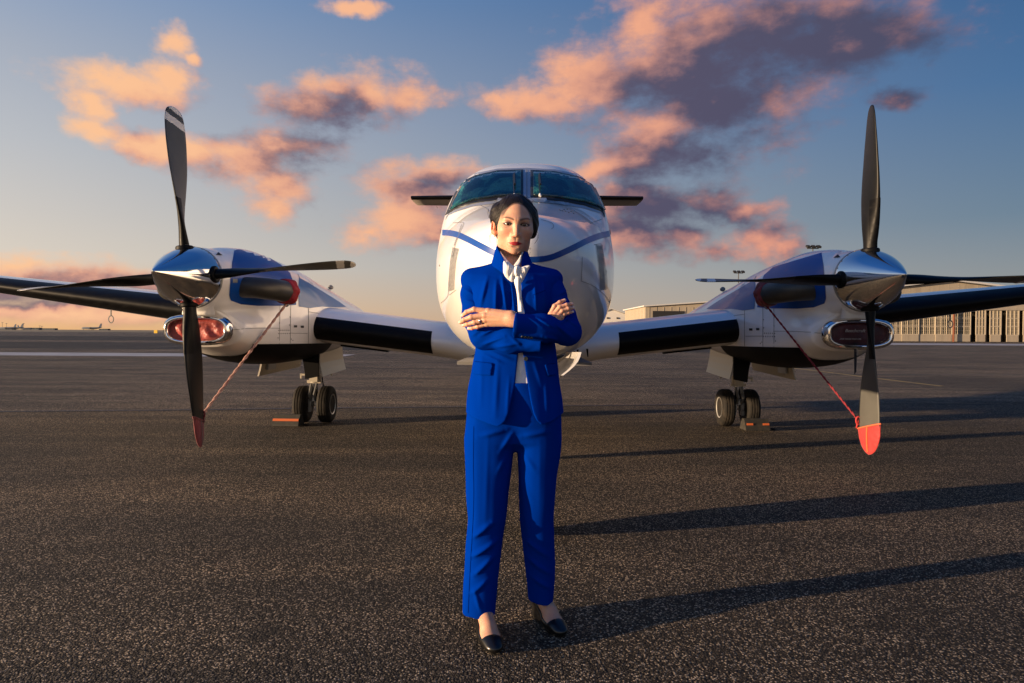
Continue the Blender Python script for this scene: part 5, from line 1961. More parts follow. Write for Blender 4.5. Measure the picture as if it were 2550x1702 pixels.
def add_hand(F, Mc, fore, h=.0017):
    allp = np.array([W3(a, b_, D) for l in F + Mc + ([fore] if fore else []) for a, b_, D, r in l])
    lo, hi = allp.min(0) - .035, allp.max(0) + .035
    v, f = surfnet(hand_sdf(F, Mc, fore), lo, hi, h)
    c = np.tile(SKINC, (len(v), 1))
    for f_ in F:
        pts, rs = fpts(f_)
        tip, prev = pts[-1], pts[-2]
        dirv = (tip - prev) / np.linalg.norm(tip - prev)
        nail = tip + dirv * .002 + np.array([0, -rs[-1] * .9, .001], np.float32)
        dd = np.linalg.norm((v - nail) * np.array([1, .8, 1.2], np.float32), axis=1)
        w_ = np.clip((.0068 - dd) / .002, 0, 1)[:, None]
        c = c * (1 - w_) + np.array([.74, .52, .46], np.float32) * w_
        for q in pts[:3]:
            dd = np.linalg.norm(v - (q + np.array([0, -.006, 0], np.float32)), axis=1)
            w_ = np.clip(1 - dd / .011, 0, 1)[:, None] * .45
            c = c * (1 - w_) + np.array([.50, .21, .14], np.float32) * w_
    parts_v.append(v); parts_f.append(f); parts_c.append(c)
add_hand(LH_f, LH_m, [(1274, 794, 2.412, .0235), (1292, 801, 2.405, .0250), (1330, 812, 2.41, .027)])
add_hand(RH_f, RH_m, [(1360, 824, 2.462, .021), (1340, 842, 2.458, .022), (1300, 851, 2.455, .026)])

# ---------- feet and shoes, each in its own frame (y forwards from the heel)
def foot_sdf(p, off=0.0):
    d = ell(p, (0, .034, .082), (.030, .036, .034))
    d = smin(d, cone(p, (0, .045, .088), (.002, .135, .060), .030, .030), .02)
    d = smin(d, ell(p * np.array([1, 1, 1.0], np.float32), (.002, .168, .030), (.0380, .045, .0260)), .03)
    d = smin(d, ell(p, (-.001, .203, .020), (.030, .034, .0180)), .02)
    d = smin(d, cone(p, (0, .036, .09), (0, .030, .24), .031, .038), .02)
    d = smin(d, ell(p, (.031, .035, .118), (.008, .011, .011)), .015)
    d = smin(d, ell(p, (-.031, .035, .122), (.008, .011, .011)), .015)
    return d - off
def shoe_sdf(p):
    d = ell(p, (0, .034, .080), (.0345, .040, .036))
    d = smin(d, cone(p, (0, .045, .080), (.002, .135, .052), .0335, .034), .02)
    d = smin(d, ell(p, (.002, .168, .028), (.0415, .050, .0285)), .03)
    d = smin(d, ell(p, (-.001, .208, .019), (.0335, .039, .0205)), .02)
    wz = ell(p, (0, .052, .030), (.031, .060, .062))
    wz = smin(wz, ell(p, (0, .12, .016), (.036, .075, .028)), .02)
    d = smin(d, wz, .012)
    d = np.maximum(d, -(p[:, 2] - .002))
    # the opening over the instep: everything above the topline is left bare
    top = p[:, 2] - np.interp(p[:, 1], [0, .03, .07, .11, .15, .184, .200, .25], [.104, .096, .074, .054, .043, .037, .075, .08]).astype(np.float32)
    d = smax(d, top, .003)
    return d
FOOT = []
for (hx_, hy_, tx, ty, tl) in ((1200, 1567, 1235, 1634, .245), (1338, 1531, 1402, 1590, .245)):
    toe = G(tx, ty)
    dirp = None
    heel = G(hx_, hy_)
    d = (toe - heel); d.z = 0
    d.normalize()
    org = toe - d * .245
    ang = math.atan2(-d.x, d.y)
    FOOT.append((np.array(org, np.float32), np.array(Matrix.Rotation(ang, 3, 'Z'), np.float32)))
SHOES = []
for org, Rm_ in FOOT:
    v, f = surfnet(foot_sdf, (-.06, -.02, -.005), (.06, .26, .22), .0028)
    v = v @ Rm_.T + org
    parts_v.append(v); parts_f.append(f); parts_c.append(np.tile(np.array([.54, .30, .20], np.float32), (len(v), 1)))
    v, f = surfnet(shoe_sdf, (-.06, -.02, -.005), (.06, .27, .14), .0022)
    SHOES.append((v @ Rm_.T + org, f))

# ---------- the rest of the body, wholly under the clothes
def core_sdf(p):
    d = chain(p, [W3(1277, 640, DB + .02), W3(1279, 700, DB), W3(1283, 800, DB), W3(1283, 960, DB), W3(1280, 1060, DB)], [.04, .075, .08, .08, .085], .05)
    for s_, (a, b_) in enumerate((((1228, 1090), (1193, 1480)), ((1335, 1090), (1348, 1460)))):
        D2 = (2.575, 2.66)[s_]
        d = smin(d, chain(p, [W3(a[0], a[1], DB), W3((a[0] + b_[0]) / 2, 1290, (DB + D2) / 2), W3(b_[0], b_[1], D2)], [.062, .045, .030]), .04)
    for pts in (((1180, 715, 2.60), (1192, 835, 2.545), (1330, 852, 2.465)), ((1376, 715, 2.60), (1424, 822, 2.530), (1330, 812, 2.42))):
        d = smin(d, chain(p, [W3(*q) for q in pts], [.034, .026, .022]), .03)
    return d
v, f = surfnet(core_sdf, (-.28, 2.3, .10), (.32, 2.78, 1.46), .012)
parts_v.append(v); parts_f.append(f); parts_c.append(np.tile(SKINC, (len(v), 1)))
off = 0
fs_ = []
for v_, f_ in zip(parts_v, parts_f):
    fs_.append(f_ + off); off += len(v_)
allv = np.concatenate(parts_v) - np.array(FEET, np.float32)
person = mesh('person', allv, np.concatenate(fs_), M_SKIN)
person.location = FEET
tint(person, np.concatenate(parts_c))
tag(person, 'woman in a royal blue trouser suit standing with folded arms before the airplane', 'person')
def pmesh(name, v, f, m, parent=None, smooth=True):
    v = np.asarray(v, np.float32) - np.array(FEET, np.float32)
    return mesh(name, v, f, m, parent or person, smooth)

# ---------- eyes, earrings, hair
for s_ in (-1, 1):
    ec = np.array([s_ * .0305, -.0735, -.0015], np.float32)
    look = (np.array(EYE, np.float32) - to_world(ec[None])[0])
    look = HR.T @ (look / np.linalg.norm(look))
    tb = MB().lathe([(-.0119 * math.cos(a), .0119 * math.sin(a)) for a in np.linspace(.02, PI - .02, 40)], tuple(-look), (0, 0, 0), 40)
    v = np.array(tb.v, np.float32)
    cosn = (v @ look) / .0119
    an = np.arccos(np.clip(cosn, -1, 1)) * .0119
    c = np.tile(np.array([.50, .44, .40], np.float32), (len(v), 1))
    c[an < .0063] = (.012, .007, .005)
    c[an < .0055] = (.040, .019, .010)
    c[an < .0030] = (.004, .003, .003)
    o = pmesh('eye', to_world(v + ec), tb.f, M_EYE)
    tint(o, c)
for (px, py, D) in ((1231.5, 587, DB + .012), (1318.5, 594, DB - .004)):
    p = W3(px, py, D)
    tb = MB().lathe([(-.0052 * math.cos(a), .0052 * math.sin(a)) for a in np.linspace(.05, PI - .05, 12)], (0, 0, 1), tuple(p), 16)
    pmesh('pearl_earring', np.array(tb.v), tb.f, M_PEARL)
def hair_sdf(p):
    q = np.stack([np.abs(p[:, 0]), p[:, 1], p[:, 2]], 1)
    d = ell(p, (0, .020, .033), (.0805, .098, .0835))
    d = smin(d, ell(q, (.064, .012, .010), (.021, .046, .050)), .03)
    d = smin(d, ell(p, (.0, .070, -.035), (.062, .045, .060)), .04)
    # left temple swept over the ear's top; right side lower over the ear
    d = smin(d, ell(p, (.071, .012, -.004), (.0165, .034, .040)), .02)
    d = smin(d, ell(p, (.006, .100, -.060), (.042, .038, .036)), .03)
    # face opening
    cut = ell(p, (.003, -.088, -.030), (.0640, .085, .1100))
    cut = smin(cut, ell(p, (.0, -.05, -.09), (.075, .075, .07)), .02)
    d = smax(d, -cut, .006)
    d = smin(d, ell(p, (-.070, .018, .036), (.024, .045, .036)), .02)
    ear = ell(p, (-.092, .002, -.026), (.034, .034, .0385))
    d = smax(d, -ear, .006)
    # combing ridges running back from the parting
    par = p - np.array([-.012, -.05, .11], np.float32)
    ang = np.arctan2(par[:, 0] * 1.0, -(p[:, 2] - .115) + .02)
    rid = np.sin(ang * 34 + 3 * np.sin(p[:, 1] * 40)) * .0010 + np.sin(ang * 61 + p[:, 1] * 30) * .0006
    away = np.clip((cut - .004) / .02, 0, 1)
    d = d - wob(p, 55, 41) * .0012
    return d + rid * away * np.clip((np.abs(ang) - .25) / .5, 0, 1)
v, f = surfnet(hair_sdf, (-.10, -.09, -.13), (.10, .15, .13), .0022)
hair = pmesh('hair', to_world(v), f, M_HAIR)
ang = np.arctan2(v[:, 0], .135 - v[:, 2])
tint(hair, np.stack([ang, v[:, 1], v[:, 2] * .15], 1).astype(np.float32))
def strand(pts, r=.0009, name='hair_strand', rr=None):
    q = smooth_path([Vector(W3(*a)) for a in pts], 6)
    n = len(q)
    tb = MB().tube(q, [r * (1 - .6 * i / n) for i in range(n)] if rr is None else list(np.interp(np.linspace(0, 1, n), np.linspace(0, 1, len(rr)), rr)), 6)
    pmesh(name, np.array(tb.v), tb.f, M_STRAND, hair)
D_ = DB
for st in ([(1229, 572, D_ + .02), (1220, 586, D_ + .015), (1218, 597, D_ + .01), (1223, 607, D_ + .01), (1233, 611, D_ + .015)],
           [(1230, 574, D_ + .02), (1222, 588, D_ + .02), (1221, 600, D_ + .015), (1228, 609, D_ + .01)],
           [(1234, 580, D_ + .02), (1236, 600, D_ + .012), (1237, 618, D_ + .02), (1240, 632, D_ + .03)],
           [(1330, 571, D_ + .01), (1338, 578, D_), (1341, 590, D_), (1336, 602, D_ + .01), (1330, 608, D_ + .01)],
           [(1328, 572, D_ + .01), (1336, 582, D_), (1338, 594, D_), (1332, 606, D_ + .01)],
           [(1316, 575, D_ + .0), (1319, 590, D_ + .03), (1314, 612, D_ + .05), (1318, 622, D_ + .05)],
           [(1306, 624, D_ + .07), (1314, 621, D_ + .06), (1322, 618, D_ + .05), (1318, 626, D_ + .05)],
           [(1308, 630, D_ + .07), (1316, 636, D_ + .06), (1321, 628, D_ + .05)],
           [(1310, 634, D_ + .06), (1317, 640, D_ + .05), (1319, 650, D_ + .05), (1319, 661, D_ + .05)],
           [(1217, 520, D_ - .0), (1215, 533, D_ + .02), (1218, 545, D_ + .03)]):
    strand(st)
# combed strands lying over the head, from the hairline back to the knot
r3 = random.Random(5)
hc_, hr_ = np.array([0, .020, .033], np.float32), np.array([.0815, .099, .0850], np.float32)
knot_ = (np.array([.006, .112, -.050], np.float32) - hc_) / hr_
tb = MB()
for k in range(330):
    a = math.radians(r3.uniform(-98, 98))
    rx, rz = .060 + r3.uniform(-.003, .012), .079 + r3.uniform(-.003, .012)
    x0_, z0_ = .003 + math.sin(a) * rx, -.030 + 1.0 * (.0 + math.cos(a) * (rz + .034))
    if x0_ < -.03 and z0_ < .012: continue
    e_ = np.array([(x0_ - hc_[0]) / hr_[0], 0, (z0_ - hc_[2]) / hr_[2]], np.float32)
    yy_ = 1 - e_[0] ** 2 - e_[2] ** 2
    e_[1] = -math.sqrt(yy_) if yy_ > 0 else 0
    e_ /= np.linalg.norm(e_)
    lift = r3.uniform(.004, .030)
    wv_, ph_ = r3.uniform(-.02, .02), r3.uniform(0, 6)
    pts_ = []
    for q_ in range(13):
        u0_ = .20 + .26 * math.cos(a) ** 2 * (abs(a) < 1.5)
        u = u0_ + q_ / 12 * (.82 - u0_)
        m_ = e_ * (1 - u) + knot_ * u
        m_ = m_ / np.linalg.norm(m_) * (1.0 + lift * math.sin(min(1, u * 3) * PI / 2) + (-.07 if q_ == 0 else -.012 if q_ == 1 else 0))
        m_ = m_ + np.array([wv_ * math.sin(u * 7 + ph_), 0, wv_ * math.cos(u * 6 + ph_)], np.float32) * u
        pts_.append(Vector(to_world((hc_ + m_ * hr_)[None])[0]))
    r0_ = r3.uniform(.0006, .0013)
    tb.tube(pts_, [r0_ * .4] + [r0_] * 10 + [r0_ * .6] * 2, 5)
o_ = pmesh('combed_strands', np.array(tb.v), tb.f, mat('brown_hair_strand', rough=.38, spec=.35, fn=dirty((.006, .004, .003), (.040, .023, .014), 40, .8)), hair)
o_['kind'] = 'stuff'
for k in range(14):                      # fly-away hairs along the outline
    a = math.radians(r3.uniform(-70, 78))
    R0 = np.array([math.sin(a) * .079, .01 + r3.uniform(-.03, .03), .034 + math.cos(a) * .081], np.float32)
    pts_ = []
    for q_ in range(4):
        u = q_ / 3
        loc = R0 * (1 + .02 * math.sin(u * PI) * r3.uniform(.3, 1)) + np.array([math.cos(a) * .05 * u * (1 if a > 0 else -1), .02 * u, -abs(math.sin(a)) * .05 * u], np.float32)
        pts_.append(Vector(to_world(loc[None])[0]))
    tb = MB().tube(smooth_path(pts_, 4), .00028, 4)
    pmesh('hair_strand', np.array(tb.v), tb.f, M_STRAND, hair)
strand([(1300, 606, D_ + .075), (1305, 628, D_ + .07), (1309, 648, D_ + .06), (1310, 664, D_ + .05)], name='loose_lock', rr=[.016, .012, .008, .002])

# ---------- trousers
LEGL = [(930, 1243, 48, 2.600), (955, 1240, 56, 2.600), (1000, 1232, 66, 2.600), (1050, 1227, 68, 2.600), (1090, 1222, 67, 2.600), (1130, 1219, 62, 2.600), (1180, 1216, 58, 2.597), (1230, 1214, 54, 2.592), (1290, 1213, 49, 2.585), (1330, 1208, 47, 2.582), (1370, 1204, 46, 2.578), (1450, 1197, 44, 2.572), (1545, 1191, 41.5, 2.568)]
LEGR = [(930, 1325, 46, 2.600), (955, 1327, 54, 2.600), (1000, 1334, 61, 2.600), (1050, 1337, 62, 2.600), (1090, 1340, 60, 2.600), (1130, 1341, 55, 2.603), (1180, 1339, 50, 2.610), (1230, 1337, 47, 2.618), (1300, 1337, 43.5, 2.630), (1350, 1340, 41, 2.640), (1400, 1345, 39, 2.650), (1450, 1346, 35, 2.660), (1520, 1347, 30.5, 2.670)]
def leg_tab(T):
    out = []
    for y, cx, hw, D in T:
        a = W3(cx, y, D)
        r = hw / FPX * D
        out.append((a[2], a[0], D, r, max(r * .98, .062) if y > 1060 else .104))
    return out
TL, TR = leg_tab(LEGL), leg_tab(LEGR)
FOLD_T = [(1172, 1345, 1226, 1306, 2.50, .016, .011), (1170, 1392, 1238, 1352, 2.50, .015, .010), (1178, 1436, 1228, 1392, 2.50, .013, .010), (1172, 1482, 1216, 1446, 2.5, .010, .009), (1196, 1525, 1180, 1470, 2.5, .006, .008),
          (1302, 1345, 1372, 1398, 2.56, .010, .010), (1310, 1392, 1376, 1440, 2.57, .011, .010), (1322, 1440, 1374, 1474, 2.58, .008, .009), (1300, 1130, 1335, 1180, 2.5, .007, .010), (1296, 1210, 1330, 1260, 2.5, .005, .010),
          (1190, 1088, 1262, 1070, 2.5, .007, .010), (1246, 1128, 1276, 1080, 2.5, .008, .009), (1300, 1088, 1368, 1076, 2.5, .006, .010), (1215, 1090, 1207, 1330, 2.5, .0028, .009), (1345, 1100, 1344, 1360, 2.5, .0028, .009), (1240, 1180, 1262, 1140, 2.5, .005, .009)]
def stack(p, T, n=2.2):
    cx, cy, a, b_ = lint([(t[0], t[1], t[2], t[3], t[4]) for t in T], p[:, 2])
    u, w_ = np.abs((p[:, 0] - cx) / a), np.abs((p[:, 1] - cy) / b_)
    return ((u ** n + w_ ** n) ** (1 / n) - 1) * np.minimum(a, b_) * .92
def trouser_sdf(p):
    dl = stack(p, TL)
    dr = stack(p, TR)
    zc = W3(1282, 1116, 2.55)[2]
    k = np.interp(p[:, 2], [zc - .03, zc + .02], [.012, .10]).astype(np.float32)
    h_ = np.maximum(k - np.abs(dl - dr), 0) / k
    d = np.minimum(dl, dr) - h_ * h_ * k * .25
    d = np.maximum(d, p[:, 2] - W3(1280, 949, DB)[2])
    # hems, slanting a little
    hz_ = np.where(p[:, 0] < W3(1275, 1500, 2.6)[0],
                   np.interp(p[:, 0], [W3(1150, 1528, 2.56)[0], W3(1232, 1542, 2.50)[0]], [W3(1150, 1528, 2.56)[2], W3(1232, 1545, 2.52)[2]]),
                   np.interp(p[:, 0], [W3(1318, 1492, 2.66)[0], W3(1376, 1510, 2.60)[0]], [W3(1318, 1492, 2.66)[2], W3(1376, 1511, 2.62)[2]]))
    d = np.maximum(d, hz_ + .15 * 0 - p[:, 2])
    w_ = wob(p * np.array([1, 1, .45], np.float32), 26, 3) * .0020
    d = d - folds(p, FOLD_T) - w_ + .002
    # hollow at the hems
    dl2 = np.minimum(stack(p, TL), stack(p, TR)) + .009
    low = p[:, 2] - (hz_ + .05)
    d = np.maximum(d, -np.maximum(dl2, low))
    # side seam
    return d
v, f = surfnet(trouser_sdf, (-.28, 2.42, .05), (.30, 2.80, .98), .0038)
trousers = pmesh('trousers', v, f, M_SUIT)
TBVH = BVHTree.FromPolygons([Vector(q) for q in v], [tuple(int(i) for i in q) for q in f])

# ---------- jacket body
def zp(y, D=DB): return float(W3(1280, y, D)[2])
JB = [(y, c, hw / FPX * DB, bd) for y, c, hw, bd in ((1075, 1282, 124.5, .142), (1040, 1282, 122.5, .138), (1000, 1282, 119.5, .128), (950, 1282, 112, .114), (900, 1283, 105.5, .106), (880, 1284, 101.5, .104), (840, 1283, 97, .104), (800, 1280, 97, .112), (760, 1276, 101, .122), (730, 1274, 104, .120), (705, 1273, 104, .105), (688, 1273, 98, .088), (672, 1274, 76, .066), (655, 1276, 45, .055), (640, 1277, 38, .05))]
JT = [(zp(y), float(W3(c, y, DB)[0]), DB + (.004 if y < 720 else 0), a, bd) for y, c, a, bd in JB]
DF = 2.49
OPEN_L = [(600, 1235), (640, 1252), (665, 1262), (690, 1279), (700, 1282), (740, 1287.5), (780, 1290), (880, 1291), (900, 1289), (950, 1284), (1000, 1273), (1030, 1266), (1046, 1259), (1056, 1250), (1066, 1230)]
OPEN_R = [(600, 1330), (640, 1316), (665, 1306), (690, 1297), (700, 1297), (740, 1299), (780, 1306), (850, 1304), (880, 1302), (905, 1306), (950, 1312.5), (1000, 1321), (1030, 1328), (1046, 1336), (1056, 1347), (1066, 1368)]
HEM = [(1140, 1030), (1162, 1038), (1200, 1050), (1230, 1059), (1250, 1062), (1275, 1062), (1330, 1060), (1350, 1057.5), (1375, 1050), (1402, 1036), (1430, 1020)]
opl = [(zp(y, DF), float(W3(x, y, DF)[0])) for y, x in OPEN_L]
opr = [(zp(y, DF), float(W3(x, y, DF)[0])) for y, x in OPEN_R]
hemt = [(float(W3(x, y, DF)[0]), zp(y, DF)) for x, y in HEM]
FOLD_J = [(1250, 688, 1262, 775, 2.49, .010, .006), (1236, 700, 1234, 780, 2.49, .008, .007), (1213, 690, 1196, 765, 2.5, .009, .008), (1274, 708, 1283, 790, 2.48, .008, .004), (1330, 690, 1336, 775, 2.49, .008, .007), (1354, 700, 1358, 755, 2.5, .006, .007),
          (1198, 880, 1196, 1010, 2.49, .004, .010), (1240, 900, 1233, 1035, 2.48, .005, .010), (1360, 940, 1364, 1035, 2.49, .005, .009), (1210, 872, 1284, 902, 2.49, .006, .007), (1205, 884, 1250, 905, 2.49, .005, .006), (1318, 872, 1376, 892, 2.49, .006, .007), (1330, 900, 1350, 960, 2.49, .004, .008), (1268, 940, 1262, 1030, 2.47, .004, .006)]
def jacket_sdf(p):
    d = stack(p, JT, 2.35)
    d = smin(d, cone(p, W3(1184, 701, DB + .01), W3(1366, 702, DB + .01), .046, .046), .05)
    d = smin(d, cone(p, W3(1172, 692, DB + .008), W3(1378, 693, DB + .008), .027, .027), .025)
    d = smin(d, ell(p, W3(1231, 752, 2.535), (.056, .050, .058)), .05)
    d = smin(d, ell(p, W3(1320, 752, 2.535), (.056, .050, .058)), .05)
    w_ = wob(p * np.array([1, 1, .5], np.float32), 24, 8) * .0016
    d = d - folds(p, FOLD_J) - w_
    body = d.copy()
    inner = d + .0075
    hz_, = lint([(a, b_) for a, b_ in hemt], p[:, 0])
    d = np.maximum(d, hz_ - p[:, 2])
    low = p[:, 2] - zp(1080)
    d = smax(d, -inner, .003)
    # the neck opening
    d = np.maximum(d, -ell(p, W3(1277, 648, DB - .005), (.062, .062, .050)))
    # front opening
    xl_, = lint(opl, p[:, 2])
    xr_, = lint(opr, p[:, 2])
    gap = np.maximum(np.maximum(xl_ - p[:, 0], p[:, 0] - xr_), p[:, 1] - DB)
    d = smax(d, -gap, .004)
    return d
v, f = surfnet(jacket_sdf, (-.25, 2.42, .74), (.27, 2.78, 1.46), .0032)
jacket = pmesh('jacket', v, f, M_SUIT)
JBVH = BVHTree.FromPolygons([Vector(q) for q in v], [tuple(int(i) for i in q) for q in f])

# sleeves
def sleeve(pts, rs, cuffp, cuffn, fl, seed, lo, hi, flat=None):
    P_ = [W3(*q) for q in pts]
    cp, cn = W3(*cuffp), np.array(cuffn, np.float32) / np.linalg.norm(cuffn)
    def fn(p):
        d = chain(p, P_, rs, .035)
        sx = -1 if pts[0][0] < 1275 else 1
        d = smin(d, np.linalg.norm(p - W3(pts[0][0] + sx * 9, 692, 2.605), axis=1) - .026, .035)
        arc = np.zeros(len(p), np.float32)
        d = d - folds(p, fl) - wob(p, 30, seed) * .0016
        inn = chain(p, P_[-2:], [rs[-2] - .009, rs[-1] - .009]) if len(P_) > 1 else d
        d0 = np.maximum(d, (p - cp) @ cn)
        d0 = np.maximum(d0, -np.maximum(inn, -((p - cp) @ cn + .05)))
        return d0
    return surfnet(fn, lo, hi, .0032)
FS_R = [(1156, 722, 1186, 738, 2.55, .006, .006), (1154, 748, 1192, 758, 2.55, .006, .006), (1196, 836, 1236, 818, 2.48, .009, .006), (1200, 860, 1256, 838, 2.46, .009, .006), (1226, 868, 1292, 856, 2.42, .007, .006), (1178, 696, 1197, 765, 2.53, .007, .006), (1270, 838, 1300, 866, 2.42, .005, .006), (1172, 838, 1200, 820, 2.5, .006, .007)]
FS_L = [(1366, 702, 1373, 762, 2.54, .007, .006), (1390, 735, 1414, 722, 2.54, .005, .006), (1395, 764, 1422, 744, 2.54, .006, .006), (1396, 803, 1434, 776, 2.5, .009, .007), (1336, 792, 1380, 816, 2.40, .008, .005), (1312, 788, 1352, 814, 2.38, .006, .005), (1380, 806, 1424, 842, 2.46, .008, .007), (1300, 836, 1350, 840, 2.39, .005, .007), (1405, 790, 1438, 814, 2.5, .006, .006), (1350, 838, 1400, 852, 2.42, .006, .007)]
v, f = sleeve([(1184, 707, 2.605), (1180, 735, 2.590), (1184, 790, 2.560), (1206, 836, 2.530), (1270, 849, 2.478), (1347, 852, 2.446)], [.042, .0440, .0445, .046, .041, .038], (1346, 855, 2.446), (1, 0, 0), FS_R, 21, (-.27, 2.37, .98), (.14, 2.72, 1.40))
sl_r = pmesh('sleeve', v, f, M_SUIT, jacket)
v, f = sleeve([(1366, 707, 2.605), (1376, 735, 2.590), (1401, 790, 2.555), (1413, 826, 2.515), (1350, 818, 2.440), (1279, 811, 2.400)], [.043, .0440, .0445, .0455, .046, .0445], (1281, 811, 2.400), (-.96, .10, .10), FS_L, 31, (-.02, 2.31, .98), (.32, 2.72, 1.40))
sl_l = pmesh('sleeve', v, f, M_SUIT, jacket)
SLB = BVHTree.FromPolygons([Vector(q) for q in v], [tuple(int(i) for i in q) for q in f])

# collar: a standing band round the neck, open in front
cb = [(1256, 684, 2.500), (1240, 673, 2.520), (1226, 662, 2.565), (1232, 652, 2.64), (1275, 645, 2.69), (1318, 652, 2.65), (1322, 662, 2.585), (1312, 667, 2.54), (1300, 676, 2.505)]
ct_ = [(1258, 652, 2.508), (1249, 634, 2.530), (1239, 617, 2.570), (1243, 606, 2.64), (1275, 602, 2.675), (1303, 607, 2.65), (1306, 620, 2.600), (1303, 634, 2.555), (1299, 652, 2.515)]
b0 = smooth_path([Vector(W3(*q)) for q in cb], 6)
t0 = smooth_path([Vector(W3(*q)) for q in ct_], 6)
rows = []
for w_ in np.linspace(0, 1, 9):
    rows.append([b_.lerp(t, w_) + Vector((0, -.004 * math.sin(PI * w_), 0)) for b_, t in zip(b0, t0)])
v, f = loft(rows, closed=False, cap0=False, cap1=False)
co_ = pmesh('collar', np.array([tuple(q) for q in v]), f, M_SUIT, jacket)
md = co_.modifiers.new('thickness', 'SOLIDIFY'); md.thickness = .006; md.offset = 0
md = co_.modifiers.new('round', 'SUBSURF'); md.levels = 1; md.render_levels = 1

# pocket flaps, welts, buttons, seams
def jp(name, poly, m, par, off=.006, thick=.005, bvh=None, step=4):
    return patch(name, bvh or JBVH, poly, m, par, off, thick, step=step, inv=PW)
jp('pocket_flap', [(1182, 901), (1200, 903), (1227, 906), (1226, 920), (1223, 936), (1198, 935), (1181, 932), (1180, 916)], M_SUIT, jacket, .0065)
jp('pocket_flap', [(1356, 909), (1370, 907.5), (1383, 906), (1385, 932), (1376, 935), (1363, 937), (1359, 923)], M_SUIT, jacket, .0065)
for pth in ([(1182, 900), (1200, 902), (1228, 905)], [(1355, 908), (1370, 906.5), (1383, 905)], [(1327, 735), (1345, 729), (1358, 724)], [(1327, 735), (1328, 744)]):
    ribbon('seam', JBVH, pth, 1.1, M_SEAMB, jacket, .0012, 8, inv=PW)
for pth in ([(1180, 1062), (1179, 1150), (1180, 1230), (1178, 1300), (1172, 1400), (1167, 1500), (1166, 1527)],):
    ribbon('seam', TBVH, pth, 1.0, M_SEAMB, trousers, .0012, 8, inv=PW)
def button(px, py, bvh, r, par):
    h, nr = cast(bvh, px, py)
    if h is None:
        return
    tb = MB().lathe([(0, r * .9), (.002, r), (.0035, r * .95), (.0030, r * .7), (.0026, r * .2)], nr, h + nr * .0005, 20)
    pmesh('button', np.array(tb.v), tb.f, M_BUTTON, par)
    for q in range(4):
        a = PI / 4 + q * PI / 2
        up = Vector((0, 0, 1)); rt = nr.cross(up).normalized(); up = rt.cross(nr)
        c = h + nr * .0032 + (rt * math.cos(a) + up * math.sin(a)) * r * .28
        tb = MB().lathe([(0, r * .12), (.0006, r * .1)], nr, c, 8)
        pmesh('button_hole', np.array(tb.v), tb.f, M_BLACKB, par)
M_BLACKB = mat('button_hole_black', (.003, .003, .003), .7)
button(1309, 894, JBVH, .0085, jacket)
for k in range(4):
    button(1301 + 7.5 * k, 838 + .9 * k, SLB, .0058, sl_l)
# white blouse front
BT = [(z, x, y, a - .012, b_ - .013) for z, x, y, a, b_ in JT]
def blouse_sdf(p):
    d = stack(p, BT, 2.35)
    d = smin(d, ell(p, W3(1231, 752, 2.540), (.050, .046, .054)), .05)
    d = smin(d, ell(p, W3(1320, 752, 2.540), (.050, .046, .054)), .05)
    d = d - wob(p * np.array([1, 1, .4], np.float32), 60, 13) * .0022 - folds(p, [(1291, 915, 1302, 945, 2.49, .004, .004), (1300, 900, 1297, 940, 2.49, .003, .004)])
    d = np.maximum(d, p[:, 2] - zp(655))
    d = np.maximum(d, zp(953) - p[:, 2])
    d = np.maximum(d, -ell(p, W3(1277, 640, DB - .01), (.056, .058, .050)))
    return d
v, f = surfnet(blouse_sdf, (-.24, 2.42, .90), (.26, 2.76, 1.42), .0045)
blouse = pmesh('blouse', v, f, M_SILK)
# neck band and bow: folded pieces of cloth, full in the middle and thin at the rim
def pillow(name, poly, depth, h, wr, par, m=None, step=2.2, seed=0):
    q = [(a.x, a.y) for a in smooth_path([Vector((a, b_, 0)) for a, b_ in poly], 4, True)]
    edge = densify([Vector(a) for a in q], step)
    n = len(edge)
    pts = list(edge)
    xs = [a.x for a in edge]; yy = [a.y for a in edge]
    y = min(yy); row = 0
    while y < max(yy):
        x = min(xs) + (step / 2 if row % 2 else 0)
        while x < max(xs):
            c = Vector((x, y))
            if inside((x, y), edge) and min((c - e_).length for e_ in edge) > step * .5:
                pts.append(c)
            x += step
        y += step * .87; row += 1
    vv, _, ff, _, _, _ = delaunay_2d_cdt([a.copy() for a in pts], [(i, (i + 1) % n) for i in range(n)], [], 1, 1e-4)
    dm = [min((a - e_).length for e_ in edge) for a in vv]
    mx = max(dm)
    fv, bv = [], []
    for a, d in zip(vv, dm):
        k = 1 - (1 - min(1, d / (mx * .75))) ** 2
        w_ = sum(am * math.sin((a.x * fx + a.y * fy) + ph) for am, fx, fy, ph in wr)
        D0 = depth(a.x, a.y)
        fv.append(W3(a.x, a.y, D0 - k * (h + w_)))
        bv.append(W3(a.x, a.y, D0 + k * h * .6 + .0006))
    nb_ = len(fv)
    f = []
    for t in ff:
        a, b_, c = (np.array(fv[i]) for i in t)
        nn = np.cross(b_ - a, c - a)
        t2 = tuple(t) if nn[1] < 0 else tuple(reversed(t))
        f.append(t2)
        f.append(tuple(nb_ + i for i in reversed(t2)))
    cnt = {}
    for t in f[::2]:
        for i in range(3):
            cnt[(t[i], t[(i + 1) % 3])] = 1
    f += [(b_, a, a + nb_, b_ + nb_) for (a, b_) in cnt if (b_, a) not in cnt]
    return pmesh(name, np.array(fv + bv), f, m or M_SILK, par)
bow = pillow('bow_knot', [(1280, 666), (1288, 662), (1296, 666), (1296, 676), (1292, 688), (1284, 690), (1279, 680)], lambda x, y: 2.470, .010, [(.0016, .55, .1, 0), (.001, 1.1, .3, 1)], blouse)
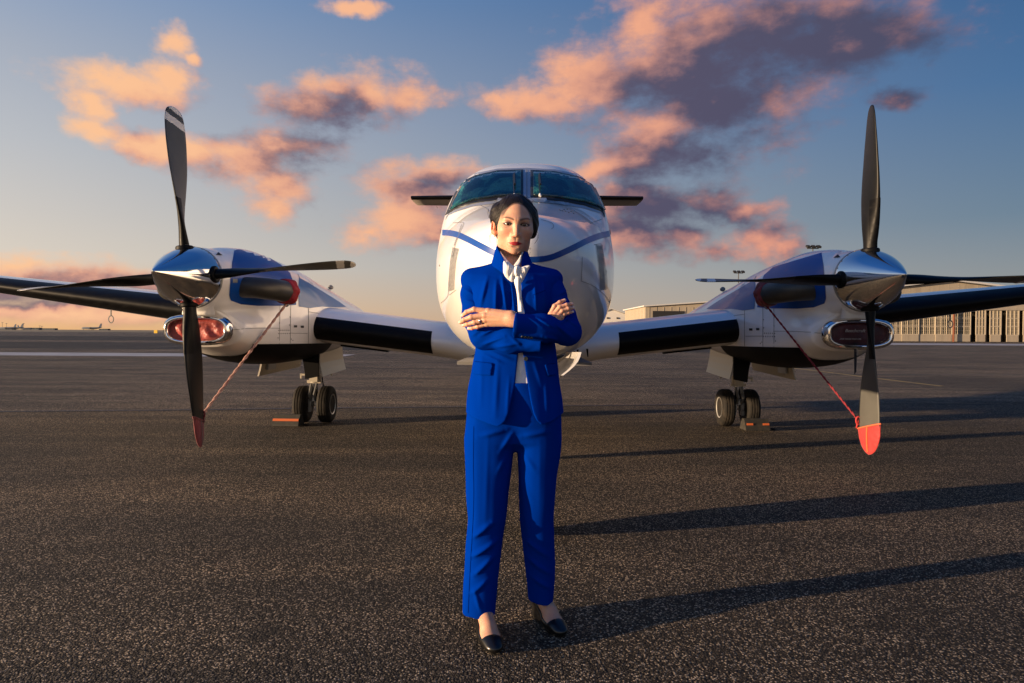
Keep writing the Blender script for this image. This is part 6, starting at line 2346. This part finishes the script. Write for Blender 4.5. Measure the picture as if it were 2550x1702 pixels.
pillow('bow_loop', [(1283, 668), (1271, 657), (1258, 650.5), (1253.5, 653), (1253, 668), (1254, 681), (1262, 694), (1277, 703.5), (1282, 692), (1284, 680)], lambda x, y: 2.474 + (x - 1270) * .0002, .0105, [(.0022, .30, .12, .5), (.0010, .7, .1, 2)], blouse)
pillow('bow_loop', [(1291, 670), (1303, 664), (1319.5, 661.5), (1317, 671), (1308, 689), (1298, 706), (1294, 696), (1290, 682)], lambda x, y: 2.476, .0105, [(.0022, .34, -.22, 1.0), (.0010, .8, -.3, 0)], blouse)
pillow('bow_fold', [(1296, 668), (1304, 664.5), (1309, 668), (1307.5, 678), (1301, 682), (1296, 677)], lambda x, y: 2.468, .004, [(.0008, .6, .2, 0)], blouse)
pillow('bow_tail', [(1281, 690), (1288, 686), (1296, 690), (1298, 715), (1299, 745), (1303, 765), (1308, 788), (1309, 806), (1288, 806), (1290, 782), (1289, 752), (1286, 725), (1281, 705)], lambda x, y: 2.470, .007, [(.0020, .55, .02, .5), (.0008, 1.1, .1, 0)], blouse, step=2.6)
def dband(x, y):
    return 2.488 + max(0.0, (664 - y)) * .0021
pillow('neck_band', [(1246, 626), (1252, 634), (1262, 646), (1276, 661), (1283, 667), (1280, 673), (1268, 662), (1256, 650), (1247, 640)], dband, .006, [(.0012, .5, .5, 0)], blouse)
pillow('neck_band', [(1303, 628), (1299, 640), (1297, 652), (1292, 662), (1286, 668), (1279, 668), (1281, 659), (1287, 651), (1293, 642), (1299, 630)], dband, .006, [(.0016, .6, .4, 0)], blouse)

for k, (v, f) in enumerate(SHOES):
    o = pmesh('shoe', v, f, M_PUMP)
# finger ring
rc = W3(1196, 800, 2.435)
d_ = W3(1182, 803, 2.438) - W3(1208, 797, 2.432)
tb = MB()
ax = Vector(d_).normalized(); a_ = ax.orthogonal().normalized(); b_ = ax.cross(a_)
for o_ in (-.0022, .0016):
    tb.tube([Vector(rc) + ax * o_ + (a_ * math.cos(t) + b_ * math.sin(t)) * .0105 for t in np.linspace(0, 2 * PI, 25)], .0011, 6, False)
tb.lathe([(0, .0036), (.002, .0036), (.004, .001)], (0, -1, .2), tuple(rc + np.array([0, -.0108, .001])), 8)
pmesh('finger_ring', np.array(tb.v), tb.f, M_SILVER)
